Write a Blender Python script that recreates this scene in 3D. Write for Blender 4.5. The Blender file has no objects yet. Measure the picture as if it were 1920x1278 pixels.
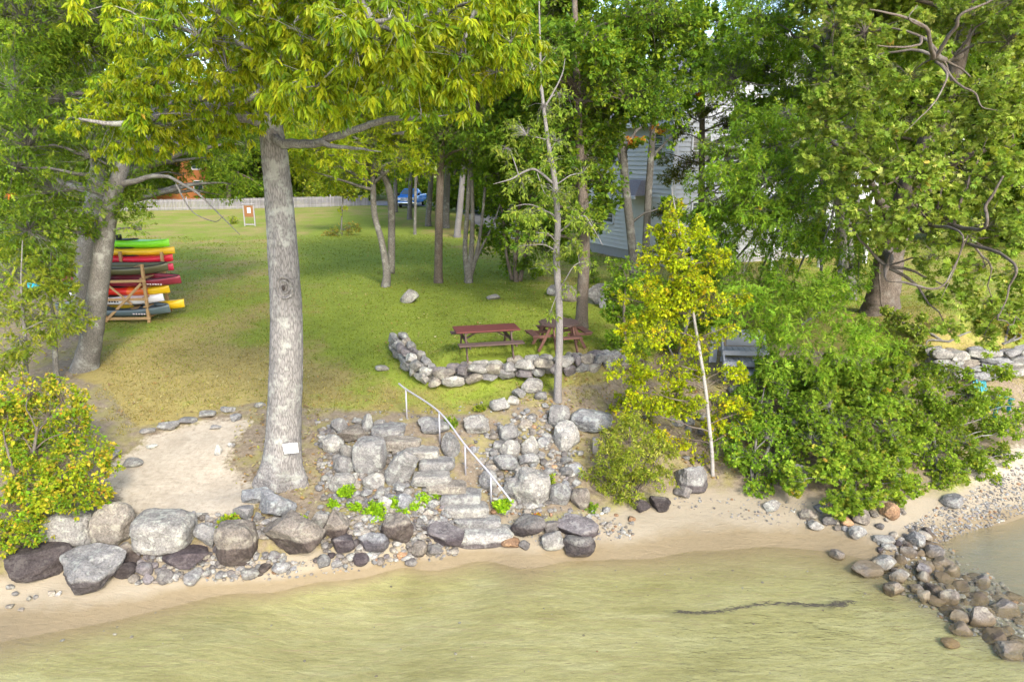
import bpy, bmesh, math
import numpy as np
from math import radians, sin, cos, pi
S = bpy.context.scene
COL = S.collection

# ---------------------------------------------------------------- camera
FPX, PITCH, CAMZ = 1321.0, radians(14.4), 8.0
cd = bpy.data.cameras.new('camera'); cam = bpy.data.objects.new('camera', cd); COL.objects.link(cam)
cam.location = (0, 0, CAMZ); cam.rotation_euler = (radians(90) - PITCH, 0, 0)
cd.sensor_width = 36; cd.lens = FPX / 1920 * 36; cd.clip_end = 3000; cd.clip_start = 0.1
S.camera = cam
# ---------------------------------------------------------------- sky, sun, exposure
SUN_EL, SUN_AZ = radians(37), radians(158)      # azimuth clockwise from +Y (the camera looks along +Y)
wd = bpy.data.worlds.new('World'); S.world = wd; wd.use_nodes = True
nt = wd.node_tree; nt.nodes.clear()
sky = nt.nodes.new('ShaderNodeTexSky'); sky.sky_type = 'NISHITA'; sky.sun_disc = False
sky.sun_elevation = SUN_EL; sky.sun_rotation = SUN_AZ
sky.air_density = 1.0; sky.dust_density = 2.0; sky.ozone_density = 1.0
bg = nt.nodes.new('ShaderNodeBackground'); bg.inputs[1].default_value = 0.15
wo = nt.nodes.new('ShaderNodeOutputWorld')
nt.links.new(sky.outputs[0], bg.inputs[0]); nt.links.new(bg.outputs[0], wo.inputs[0])
sl = bpy.data.lights.new('sun', 'SUN'); sl.energy = 1.1; sl.angle = radians(10.0); sl.color = (1, 0.95, 0.86)
sun = bpy.data.objects.new('sun', sl); COL.objects.link(sun)
sun.rotation_euler = (radians(90) - SUN_EL, 0, pi - SUN_AZ)
sun.location = (10, -20, 30)
S.view_settings.view_transform = 'Standard'; S.view_settings.look = 'None'
S.view_settings.exposure = 1.98; S.view_settings.gamma = 1
try:
    S.cycles.max_bounces = 8; S.cycles.diffuse_bounces = 4; S.cycles.transmission_bounces = 6; S.cycles.transparent_max_bounces = 12
    S.cycles.use_denoising = True
except Exception: pass

# ---------------------------------------------------------------- numeric helpers
ST, CT = sin(PITCH), cos(PITCH)
RNG = np.random.default_rng(7)
def A(*v): return np.array(v, float)
def unit(a): return a / np.maximum(np.linalg.norm(a, axis=-1, keepdims=True), 1e-9)
def W(px, py, Y):
    """world point at photo pixel (px, py) standing at world depth Y"""
    v = (py - 639) / FPX; d = Y / (CT - v * ST)
    return A((px - 960) / FPX * d, Y, CAMZ - d * (ST + v * CT))
def WZ(px, py, z):
    v = (py - 639) / FPX; d = (CAMZ - z) / (ST + v * CT)
    return A((px - 960) / FPX * d, d * (CT - v * ST), z)
def _h(i, j, k, s):
    h = (i * 374761393 + j * 668265263 + k * 2147483647 + s * 974634777) & 0xffffffff
    h = ((h ^ (h >> 13)) * 1274126177) & 0xffffffff
    return ((h ^ (h >> 16)) & 0xffff) / 65535.0
def vnoise(p, s=0):
    p = np.asarray(p, float); i = np.floor(p).astype(np.int64); f = p - i; f = f * f * (3 - 2 * f); r = 0
    for a in (0, 1):
        for b in (0, 1):
            for c in (0, 1):
                w = (f[:, 0] if a else 1 - f[:, 0]) * (f[:, 1] if b else 1 - f[:, 1]) * (f[:, 2] if c else 1 - f[:, 2])
                r = r + w * _h(i[:, 0] + a, i[:, 1] + b, i[:, 2] + c, s)
    return r
def fbm(p, s=0, o=3):
    p = np.asarray(p, float); r = 0; a = .5; t = 0
    for k in range(o): r = r + a * vnoise(p * 2 ** k, s + k * 17); t += a; a *= .5
    return r / t

# ---------------------------------------------------------------- terrain: heights known at photo pixels
TP = [ # px, py, z
 (-300,1275,0),(0,1205,0),(150,1175,0),(300,1142,0),(450,1110,0),(600,1085,0),(750,1062,0),(900,1047,0),(1050,1052,0),(1150,1048,0),(1300,1032,0),(1450,1024,0),(1560,1034,0),(1640,1052,0),
 (1740,1030,0),(1780,1008,0),(1840,988,0),(1920,968,0),(2050,930,0),
 (1700,1090,-.06),(1780,1140,-.08),(1850,1190,-.1),(1930,1240,-.12),
 (960,1120,-.12),(400,1200,-.14),(1400,1110,-.14),(1600,1140,-.18),(960,1278,-.4),(200,1278,-.25),(1700,1270,-.4),(1860,1075,-.25),(1900,1020,-.14),(2000,1100,-.5),
 (0,1130,.18),(200,1115,.2),(400,1083,.2),(600,1066,.2),(800,1048,.14),(900,1024,.2),(1000,1034,.15),(1120,1020,.15),(1180,985,.3),(1300,985,.18),(1450,985,.18),(1560,990,.17),
 (1200,940,.42),(1300,915,.47),(1450,920,.47),(1580,940,.42),(1660,965,.38),(1700,990,.18),(1800,930,.4),(1880,880,.62),(1920,850,.75),(2030,820,.8),
 (0,1010,.95),(120,965,.98),(220,955,1.0),(350,965,1.0),(430,985,.92),(500,990,.88),(620,992,.72),(720,990,.66),(800,990,.55),(850,992,.42),(1000,965,.55),(1100,955,.5),
 (300,930,1.12),(420,920,1.12),(220,880,1.32),(340,860,1.42),(430,840,1.52),(320,805,1.66),(430,780,1.78),
 (530,900,1.25),(600,930,1.02),(700,930,.97),(620,850,1.42),(690,880,1.25),
 (280,795,1.76),(400,762,1.9),(480,745,1.95),
 (200,740,2.05),(300,720,2.1),(450,720,2.07),(600,750,1.97),(700,770,1.92),(740,785,1.9),(650,690,2.25),(750,720,2.12),(300,640,2.5),(450,620,2.6),(650,600,2.7),(0,700,2.1),(100,700,2.2),(165,690,2.25),(235,605,2.62),
 (770,835,1.6),(830,880,1.2),(870,930,.85),(910,985,.4),
 (900,800,1.75),(950,770,1.95),(1000,860,1.25),(1050,800,1.6),(1100,850,1.2),(1180,820,1.35),(1040,900,.9),(1000,930,.7),(1100,910,.75),
 (820,722,2.2),(900,713,2.3),(1000,702,2.4),(1130,692,2.45),(1000,745,2.1),(1050,750,2.05),(1150,740,2.0),
 (765,640,2.55),(835,676,2.72),(900,674,2.78),(1000,664,2.85),(1100,655,2.9),(900,650,2.85),(1000,640,2.9),(850,600,2.82),(1000,580,2.95),
 (400,500,2.85),(650,500,2.9),(300,420,3.0),(480,424,3.0),(640,440,3.05),(750,480,3.0),(250,396,3.05),(480,391,3.05),(690,386,3.05),(800,410,3.15),(900,520,3.0),(1000,540,3.0),(1100,520,3.0),
 (1200,700,2.0),(1250,800,1.4),(1400,760,1.8),(1400,690,2.6),(1450,620,3.0),(1650,580,3.0),(1700,540,3.0),(1790,712,1.9),(1790,655,2.75),(1910,700,2.0),(1910,652,2.75),(1600,760,1.6),(1750,800,1.2),(1550,880,.8),
 (0,900,1.4),(0,800,1.8),(-200,900,1.3),(-200,700,2.2),(-200,500,2.8),(2150,650,2.8)]
_c = [WZ(*t) for t in TP]
_c += [A(x, y, z) for x in (-60, -30, -12, 0, 12, 30, 60) for y, z in ((6, -.75), (0, -1.4), (-40, -4))]
_c += [A(x, y, z) for x in (-260, -120, 0, 120, 260) for y, z in ((110, 3.3), (200, 4), (420, 6))]
_c += [A(-30, 11, 0), A(-60, 11, 0), A(-30, 15, 1.5), A(-60, 15, 1.5), A(-40, 25, 2.6), A(-40, 50, 3), A(-90, 40, 3),
       A(24, 17, 0), A(40, 17, 0), A(70, 18, 0), A(30, 22, 1.5), A(50, 22, 1.5), A(30, 28, 2.9), A(60, 30, 3), A(60, 60, 3), A(30, 45, 3), A(17, 45, 3), A(6, 45, 3), A(90, 45, 3)]
_c = np.array(_c)
def _phi(r2): return np.sqrt(r2 + .16)
_M = _phi(((_c[:, None, :2] - _c[None, :, :2]) ** 2).sum(-1)) + np.eye(len(_c)) * -.03
_w = np.linalg.solve(_M, _c[:, 2] - 2)
def TER(x, y):
    x = np.atleast_1d(np.asarray(x, float)); y = np.atleast_1d(np.asarray(y, float)); out = np.empty(len(x))
    for i in range(0, len(x), 20000):
        sl_ = slice(i, i + 20000)
        out[sl_] = 2 + _phi((x[sl_, None] - _c[None, :, 0]) ** 2 + (y[sl_, None] - _c[None, :, 1]) ** 2) @ _w
    p = np.stack([x, y, 0 * x], 1)
    return out + (fbm(p * .9, 3) - .5) * .07 * np.clip((out + .1) * 2, .1, 1) + (fbm(p * 4, 5) - .5) * .03 * np.clip((out + .1) * 2, .15, 1)
def tz(x, y): return float(TER([x], [y])[0])
def PG(pxs, pys):
    """photo pixels -> points on the ground (vectorised)"""
    pxs = np.atleast_1d(np.asarray(pxs, float)); pys = np.atleast_1d(np.asarray(pys, float)); v = (pys - 639) / FPX
    dx, dy, dz = (pxs - 960) / FPX, CT - v * ST, -(ST + v * CT)
    lo = np.full(len(pxs), 5.); hi = np.full(len(pxs), 5.); done = np.zeros(len(pxs), bool)
    for t in np.geomspace(6, 260, 90):
        below = CAMZ + t * dz < TER(t * dx, t * dy)
        new = below & ~done; hi[new] = t; done |= below; lo[~done] = t
    hi[~done] = 260
    for _ in range(12):
        m = (lo + hi) / 2; b = CAMZ + m * dz < TER(m * dx, m * dy)
        hi = np.where(b, m, hi); lo = np.where(b, lo, m)
    m = hi
    return np.stack([m * dx, m * dy, CAMZ + m * dz], 1)
def P(px, py): return PG([px], [py])[0]
def mpp(p): return (p[1] * CT - (p[2] - CAMZ) * ST) / FPX      # metres per photo pixel at a point

# ---------------------------------------------------------------- mesh helpers
class MB:
    def __init__(s): s.V = []; s.F = []; s.C = []; s.n = 0
    def add(s, V, F, col=None):
        V = np.asarray(V, float)
        if not len(V): return s
        if not isinstance(F, np.ndarray): 
            by = {}
            for f in F: by.setdefault(len(f), []).append(f)
            Fs = [np.array(x, np.int64) for x in by.values()]
        else: Fs = [F]
        s.V.append(V)
        for f in Fs: s.F.append(f + s.n)
        c = np.ones((len(V), 3)) if col is None else np.broadcast_to(np.asarray(col, float), (len(V), 3))
        s.C.append(c); s.n += len(V); return s
    def build(s, name, mat, parent=None, origin=None, smooth=True, local=False):
        V = np.concatenate(s.V); C = np.concatenate(s.C)
        if origin is None and parent is not None and not local:
            origin = np.zeros(3); q = parent
            while q is not None: origin = origin + np.array(q.location); q = q.parent
        if origin is not None: V = V - np.asarray(origin)
        me = bpy.data.meshes.new(name)
        me.vertices.add(len(V)); me.vertices.foreach_set('co', V.astype(np.float32).ravel())
        L = np.concatenate([f.ravel() for f in s.F]); T = np.concatenate([np.full(len(f), f.shape[1]) for f in s.F])
        me.loops.add(len(L)); me.loops.foreach_set('vertex_index', L.astype(np.int32))
        me.polygons.add(len(T)); me.polygons.foreach_set('loop_start', (np.cumsum(T) - T).astype(np.int32))
        me.polygons.foreach_set('use_smooth', np.full(len(T), smooth))
        at = me.attributes.new('tint', 'FLOAT_COLOR', 'POINT')
        at.data.foreach_set('color', np.concatenate([C, np.ones((len(C), 1))], 1).astype(np.float32).ravel())
        me.update(calc_edges=True)
        me.materials.append(mat)
        o = bpy.data.objects.new(name, me); COL.objects.link(o)
        if parent is not None:
            o.parent = parent
        elif origin is not None: o.location = tuple(origin)
        return o
def tag(o, label, cat, group=None, kind=None):
    o['label'] = label; o['category'] = cat
    if group: o['group'] = group
    if kind: o['kind'] = kind
    return o
def thing(name, label, cat, loc, rz=0, group=None):
    o = bpy.data.objects.new(name, None); COL.objects.link(o); o.empty_display_size = .3
    o.location = tuple(loc); o.rotation_euler = (0, 0, rz); return tag(o, label, cat, group)
def rotz(V, a, about=(0, 0, 0)):
    V = np.asarray(V, float) - about; c, s_ = cos(a), sin(a)
    return np.stack([V[:, 0] * c - V[:, 1] * s_, V[:, 0] * s_ + V[:, 1] * c, V[:, 2]], 1) + about
_bx = {}
def box(c, size, b=.006, R=None, rz=0):
    """bevelled box as (V, F); R = 3x3 axes"""
    size = np.asarray(size, float); b = min(b, size.min() * .45)
    bm = bmesh.new(); bmesh.ops.create_cube(bm, size=1)
    for v in bm.verts: v.co = [v.co[i] * size[i] for i in range(3)]
    if b > 0: bmesh.ops.bevel(bm, geom=bm.edges[:], offset=b, segments=1, affect='EDGES')
    bm.verts.index_update()
    V = np.array([v.co[:] for v in bm.verts]); F = [[v.index for v in f.verts] for f in bm.faces]; bm.free()
    if R is not None: V = V @ np.asarray(R)
    if rz: V = rotz(V, rz)
    return V + np.asarray(c), F
def beam(p, q, w, t, b=.004, up=(0, 0, 1)):
    """rectangular bar from p to q"""
    p, q = np.asarray(p, float), np.asarray(q, float); d = q - p; L = np.linalg.norm(d); z = d / L
    u = np.asarray(up, float)
    if abs(z @ u) > .95: u = A(0, 1, 0)
    x = unit(np.cross(u, z)); y = np.cross(z, x)
    return box((p + q) / 2, (w, t, L), b, R=np.array([x, y, z]))
def spline(pts, n):
    """Catmull-Rom through rows of any width"""
    p = np.asarray(pts, float); p = np.vstack([2 * p[0] - p[1], p, 2 * p[-1] - p[-2]]); o = []
    m = len(p) - 3
    for t in np.linspace(0, m - 1e-6, n):
        i = int(t); f = t - i; a, b, c, d = p[i:i + 4]
        o.append(.5 * (2 * b + (c - a) * f + (2 * a - 5 * b + 4 * c - d) * f * f + (3 * b - a - 3 * c + d) * f ** 3))
    return np.array(o)
def tube(pts, rad, n=8, cap=True, rough=0, seed=0):
    pts = np.asarray(pts, float); rad = np.broadcast_to(np.asarray(rad, float), (len(pts),)); m = len(pts)
    T = unit(np.gradient(pts, axis=0)); ref = A(0, 1, 0) if abs(T[0, 1]) < .9 else A(1, 0, 0)
    N = unit(np.cross(T, ref)); B = np.cross(T, N); a = np.arange(n) / n * 2 * pi
    ring = N[:, None] * np.cos(a)[None, :, None] + B[:, None] * np.sin(a)[None, :, None]
    r = rad[:, None] * np.ones(n)
    if rough:
        q = np.stack([np.cos(a)[None] * np.ones((m, 1)) * 1.5, np.sin(a)[None] * np.ones((m, 1)) * 1.5, np.arange(m)[:, None] * .35 * np.ones(n)], -1).reshape(-1, 3)
        r = r * (1 + rough * (fbm(q + seed, seed, 3) - .5).reshape(m, n) * 2)
    V = (pts[:, None] + ring * r[..., None]).reshape(-1, 3)
    i = np.arange(m - 1)[:, None] * n; j = np.arange(n)[None]; k = (j + 1) % n
    F = np.stack([i + j, i + k, i + n + k, i + n + j], -1).reshape(-1, 4)
    Fl = [F]
    if cap:
        V = np.vstack([V, pts[:1], pts[-1:]]); c0, c1 = m * n, m * n + 1; jj = np.arange(n); kk = (jj + 1) % n
        tri = np.vstack([np.stack([np.full(n, c0), kk, jj], 1), np.stack([np.full(n, c1), (m - 1) * n + jj, (m - 1) * n + kk], 1)])
        return V, Fl + [tri]
    return V, Fl
def addt(mb, VF, col=None):
    V, F = VF
    if isinstance(F, list) and len(F) and isinstance(F[0], np.ndarray):
        s0 = mb.n; mb.V.append(V); mb.C.append(np.ones((len(V), 3)) if col is None else np.broadcast_to(np.asarray(col, float), (len(V), 3)))
        for f in F: mb.F.append(f + s0)
        mb.n += len(V)
    else: mb.add(V, F, col)
    return mb

# ---------------------------------------------------------------- materials
def nodes(name):
    m = bpy.data.materials.new(name); m.use_nodes = True; t = m.node_tree; t.nodes.clear()
    out = t.nodes.new('ShaderNodeOutputMaterial'); return m, t, out
def N(t, ty, **kw):
    n = t.nodes.new('ShaderNode' + ty)
    for k, v in kw.items():
        if k.startswith('i_'): n.inputs[k[2:].replace('_', ' ')].default_value = v
        else: setattr(n, k, v)
    return n
def lk(t, a, b): t.links.new(a, b)
def noise(t, vec, scale, detail=4, rough=.55, dist=0):
    n = N(t, 'TexNoise'); n.inputs['Scale'].default_value = scale; n.inputs['Detail'].default_value = detail; n.inputs['Roughness'].default_value = rough; n.inputs['Distortion'].default_value = dist
    if vec is not None: lk(t, vec, n.inputs['Vector'])
    return n.outputs['Fac']
def ramp(t, fac, stops):
    r = N(t, 'ValToRGB'); e = r.color_ramp.elements
    while len(e) < len(stops): e.new(.5)
    for el, (p, c) in zip(e, stops):
        el.position = p; el.color = (*c, 1) if len(c) == 3 else c
    lk(t, fac, r.inputs[0]); return r.outputs[0]
def g(v): return (v, v, v)
def mix(t, fac, a, b, mode='MIX'):
    n = N(t, 'MixRGB', blend_type=mode)
    for s_, i in ((fac, 0), (a, 1), (b, 2)):
        if isinstance(s_, (int, float)): n.inputs[i].default_value = s_
        elif isinstance(s_, tuple): n.inputs[i].default_value = (*s_, 1)
        else: lk(t, s_, n.inputs[i])
    return n.outputs[0]
def maths(t, op, a, b=0.0, clamp=False):
    n = N(t, 'Math', operation=op); n.use_clamp = clamp
    for s_, i in ((a, 0), (b, 1)):
        if isinstance(s_, (int, float)): n.inputs[i].default_value = s_
        else: lk(t, s_, n.inputs[i])
    return n.outputs[0]
def attr(t, nm='tint'): return N(t, 'Attribute', attribute_name=nm).outputs['Color']
def coords(t, kind='Object', scale=(1, 1, 1)):
    c = N(t, 'TexCoord').outputs[kind] if kind != 'Pos' else N(t, 'NewGeometry').outputs['Position']
    if scale == (1, 1, 1): return c
    mp = N(t, 'Mapping'); mp.inputs['Scale'].default_value = scale; lk(t, c, mp.inputs[0]); return mp.outputs[0]
def bump(t, h, strength=.5, dist=.02):
    b = N(t, 'Bump'); b.inputs['Strength'].default_value = strength; b.inputs['Distance'].default_value = dist; lk(t, h, b.inputs['Height']); return b.outputs[0]
def bsdf(t, out, color, rough=.8, normal=None, spec=.3, metal=0):
    b = N(t, 'BsdfPrincipled')
    for s_, nm in ((color, 'Base Color'), (rough, 'Roughness'), (metal, 'Metallic'), (spec, 'Specular IOR Level')):
        if isinstance(s_, (int, float)): b.inputs[nm].default_value = s_
        elif isinstance(s_, tuple): b.inputs[nm].default_value = (*s_, 1)
        else: lk(t, s_, b.inputs[nm])
    if normal is not None: lk(t, normal, b.inputs['Normal'])
    lk(t, b.outputs[0], out.inputs[0]); return b
def simple(name, col, rough=.6, var=.15, sc=8, bmp=.2, spec=.3, metal=0, usetint=False, grain=None):
    m, t, out = nodes(name); v = coords(t, 'Object', grain or (1, 1, 1)); n = noise(t, v, sc)
    c = mix(t, n, tuple(x * (1 - var) for x in col), tuple(min(1, x * (1 + var)) for x in col))
    if usetint: c = mix(t, 1.0, c, attr(t), 'MULTIPLY')
    bsdf(t, out, c, rough, bump(t, noise(t, v, sc * 4), bmp, .01), spec, metal); return m

def mat_leaf():
    m, t, out = nodes('leaf'); c = attr(t); v = coords(t, 'Pos')
    c = mix(t, 1.0, c, ramp(t, noise(t, v, 30, 2), [(.3, g(.85)), (.7, g(1.15))]), 'MULTIPLY')
    d = N(t, 'BsdfDiffuse'); lk(t, c, d.inputs[0])
    tr = N(t, 'BsdfTranslucent'); lk(t, mix(t, 1.0, c, (1.15, 1.1, .45), 'MULTIPLY'), tr.inputs[0])
    mx = N(t, 'MixShader'); mx.inputs[0].default_value = .5; lk(t, d.outputs[0], mx.inputs[1]); lk(t, tr.outputs[0], mx.inputs[2])
    gl = N(t, 'BsdfGlossy'); gl.inputs['Roughness'].default_value = .45; gl.inputs[0].default_value = (1, 1, 1, 1)
    fr = N(t, 'Fresnel'); fr.inputs[0].default_value = 1.4
    m2 = N(t, 'MixShader'); lk(t, maths(t, 'MULTIPLY', fr.outputs[0], .09), m2.inputs[0]); lk(t, mx.outputs[0], m2.inputs[1]); lk(t, gl.outputs[0], m2.inputs[2])
    lk(t, m2.outputs[0], out.inputs[0]); return m
LEAF = mat_leaf()

def mat_bark(name, dark, light, lichen=.0, sc=1.0, ridge=.6, birch=False):
    m, t, out = nodes(name)
    v = coords(t, 'Object', (14 * sc, 14 * sc, 2.6 * sc)); n1 = noise(t, v, 2.2, 7, .7, .5)
    vo = N(t, 'TexVoronoi', feature='DISTANCE_TO_EDGE'); vo.inputs['Scale'].default_value = 2.2; lk(t, v, vo.inputs['Vector'])
    h = mix(t, .68, ramp(t, vo.outputs['Distance'], [(0, g(0)), (.22, g(1))]), n1)
    c = ramp(t, h, [(.2, dark), (.75, light)])
    vb = coords(t, 'Object')
    if lichen:
        c = mix(t, ramp(t, noise(t, vb, 3.2, 6, .7), [(.52, g(0)), (.62, g(lichen))]), c, (.36, .365, .32))
    c = mix(t, ramp(t, noise(t, vb, 1.3, 3), [(.35, g(0)), (.7, g(.35))]), c, tuple(x * .65 for x in dark))
    if birch:
        vv = coords(t, 'Object', (2, 2, 16)); c = mix(t, ramp(t, noise(t, vv, 2.5, 4, .6), [(.6, g(0)), (.68, g(.85))]), c, (.10, .085, .07))
    bsdf(t, out, c, .9, bump(t, h, ridge, .03), .15); return m
BARK_OAK = mat_bark('oak_bark', (.085, .078, .073), (.31, .29, .27), .8)
BARK_GREY = mat_bark('grey_bark', (.075, .068, .06), (.23, .215, .19), .6, 1.4)
BARK_BROWN = mat_bark('brown_bark', (.07, .055, .043), (.19, .155, .125), .2, 1.4)
BARK_PALE = mat_bark('pale_bark', (.12, .11, .105), (.29, .27, .26), .25, 2.0, .5)
BARK_BIRCH = mat_bark('birch_bark', (.22, .20, .185), (.38, .36, .335), .0, 2.5, .2, True)

def mat_rock(name='granite', stain=True):
    m, t, out = nodes(name); oi = N(t, 'ObjectInfo'); v0 = N(t, 'TexCoord').outputs['Object']
    ad = N(t, 'VectorMath', operation='ADD'); lk(t, v0, ad.inputs[0])
    mu = N(t, 'VectorMath', operation='SCALE'); mu.inputs[0].default_value = (37, 19, 53); lk(t, oi.outputs['Random'], mu.inputs['Scale']); lk(t, mu.outputs[0], ad.inputs[1]); v = ad.outputs[0]
    n1 = noise(t, v, 3.5, 5, .6); n2 = noise(t, v, 26, 4, .7); n3 = noise(t, v, 90, 2, .6)
    c = ramp(t, n1, [(.3, (.125, .119, .114)), (.55, (.195, .187, .178)), (.75, (.26, .247, .226))])
    c = mix(t, 1.0, c, ramp(t, n2, [(.3, g(.5)), (.7, g(1.35))]), 'MULTIPLY')
    c = mix(t, 1.0, c, ramp(t, n3, [(.35, g(.8)), (.65, g(1.15))]), 'MULTIPLY')
    c = mix(t, ramp(t, noise(t, v, 5.5, 6, .75), [(.52, g(0)), (.60, g(.7))]), c, (.30, .308, .275))
    c = mix(t, ramp(t, noise(t, v, 7, 5, .7), [(.6, g(0)), (.68, g(.6))]), c, (.10, .096, .088))
    c = mix(t, 1.0, c, attr(t), 'MULTIPLY')
    if stain:
        sp = N(t, 'SeparateXYZ'); lk(t, coords(t, 'Pos'), sp.inputs[0])
        zz = maths(t, 'ADD', sp.outputs[2], maths(t, 'MULTIPLY', maths(t, 'SUBTRACT', noise(t, coords(t, 'Pos'), 1.6, 4), .5), .7))
        sa_ = N(t, 'Attribute', attribute_type='OBJECT', attribute_name='stain_height'); st = ramp(t, maths(t, 'ADD', maths(t, 'SUBTRACT', maths(t, 'ADD', sp.outputs[2], maths(t, 'MULTIPLY', maths(t, 'SUBTRACT', noise(t, coords(t, 'Pos'), 4, 4), .5), .12)), sa_.outputs['Fac']), .5), [(.47, g(.95)), (.52, g(0))])
        c = mix(t, st, c, mix(t, 1.0, c, (.36, .32, .335), 'MULTIPLY'))
        c = mix(t, ramp(t, maths(t, 'ADD', zz, .2), [(.22, g(.65)), (.36, g(0))]), c, (.15, .112, .06))
    h = mix(t, .5, n1, n2)
    bsdf(t, out, c, .88, bump(t, mix(t, .35, h, noise(t, v, 11, 6, .8)), 1.0, .05), .2); return m
ROCK = mat_rock(); PEBBLE = mat_rock('pebble_stone', False)
# ================================================================ SETTING
def inpoly(x, y, poly):
    r = np.zeros(len(x), bool); n = len(poly)
    for i in range(n):
        x1, y1 = poly[i][:2]; x2, y2 = poly[(i + 1) % n][:2]
        c = ((y1 > y) != (y2 > y)) & (x < (x2 - x1) * (y - y1) / (y2 - y1 + 1e-12) + x1); r ^= c
    return r
def pdist(x, y, poly):
    """signed distance to polygon (positive inside)"""
    d = np.full(len(x), 1e9); n = len(poly)
    for i in range(n):
        a = np.array(poly[i][:2]); b = np.array(poly[(i + 1) % n][:2]); e = b - a
        t = np.clip(((x - a[0]) * e[0] + (y - a[1]) * e[1]) / (e @ e + 1e-12), 0, 1)
        d = np.minimum(d, np.hypot(x - a[0] - t * e[0], y - a[1] - t * e[1]))
    return np.where(inpoly(x, y, poly), d, -d)
def gpoly(px): a = np.array(px, float); return PG(a[:, 0], a[:, 1])
SANDP = gpoly([(190, 900), (215, 868), (265, 840), (285, 812), (345, 800), (430, 780), (470, 790), (440, 830), (425, 870), (470, 900), (480, 935), (450, 970), (330, 975), (240, 965)])
SAND2 = gpoly([(1770, 960), (1820, 890), (1900, 835), (2060, 780), (2300, 790), (2200, 900), (1920, 965)])
DIRTP = gpoly([(-60, 1000), (-60, 700), (90, 690), (190, 720), (260, 800), (480, 752), (500, 760), (640, 765), (740, 770), (860, 775), (930, 760), (1010, 735), (1130, 715), (1230, 660), (1300, 640), (1450, 640), (1560, 660), (1760, 690), (1920, 695), (2300, 700), (2300, 800), (1890, 850), (1700, 960), (1540, 950), (1300, 930), (1200, 930), (1110, 960), (850, 1020), (600, 1055), (400, 1070), (150, 1085), (-60, 1100)])
BROWNP = gpoly([(60, 720), (190, 650), (330, 640), (500, 660), (640, 690), (690, 760), (480, 750), (280, 790), (220, 800), (120, 730)])
GREENP = gpoly([(560, 470), (640, 400), (760, 430), (900, 500), (1120, 560), (1130, 650), (1000, 650), (830, 670), (760, 630), (700, 680), (600, 640), (580, 560)])
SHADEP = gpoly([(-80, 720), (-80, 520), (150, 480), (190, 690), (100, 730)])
def axis(lo, hi, step, far_lo, far_hi, gr=1.16):
    a = list(np.arange(lo, hi + 1e-6, step)); s_ = step
    while a[-1] < far_hi: s_ *= gr; a.append(a[-1] + s_)
    s_ = step
    while a[0] > far_lo: s_ *= gr; a.insert(0, a[0] - s_)
    return np.array(a)
def ground():
    X = axis(-15, 17, .13, -900, 900); Y = axis(7.5, 30, .11, -60, 1500)
    gx, gy = np.meshgrid(X, Y); x, y = gx.ravel(), gy.ravel()
    near = (np.abs(x) < 280) & (y < 430); z = np.full(len(x), 6.)
    z[near] = TER(x[near], y[near])
    far = (~near); z[far] = TER(np.clip(x[far], -260, 260), np.clip(y[far], -40, 420))
    nx, ny = len(X), len(Y); i = np.arange(ny - 1)[:, None] * nx + np.arange(nx - 1)[None]
    F = np.stack([i, i + 1, i + nx + 1, i + nx], -1).reshape(-1, 4)
    sand = np.clip(np.maximum(pdist(x, y, SANDP), pdist(x, y, SAND2)) * 1.4 + .5, 0, 1)
    dirt = np.clip(pdist(x, y, DIRTP) * 1.2 + .5, 0, 1)
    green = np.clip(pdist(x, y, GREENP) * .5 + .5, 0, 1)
    brown = np.clip(pdist(x, y, BROWNP) * .5 + .6, 0, 1)
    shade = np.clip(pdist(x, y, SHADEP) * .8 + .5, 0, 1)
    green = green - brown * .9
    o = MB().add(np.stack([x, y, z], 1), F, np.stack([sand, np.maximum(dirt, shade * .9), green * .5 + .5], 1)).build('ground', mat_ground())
    return tag(o, 'mown grass lot running down through bare sand to the beach', 'ground', kind='structure')
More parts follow.
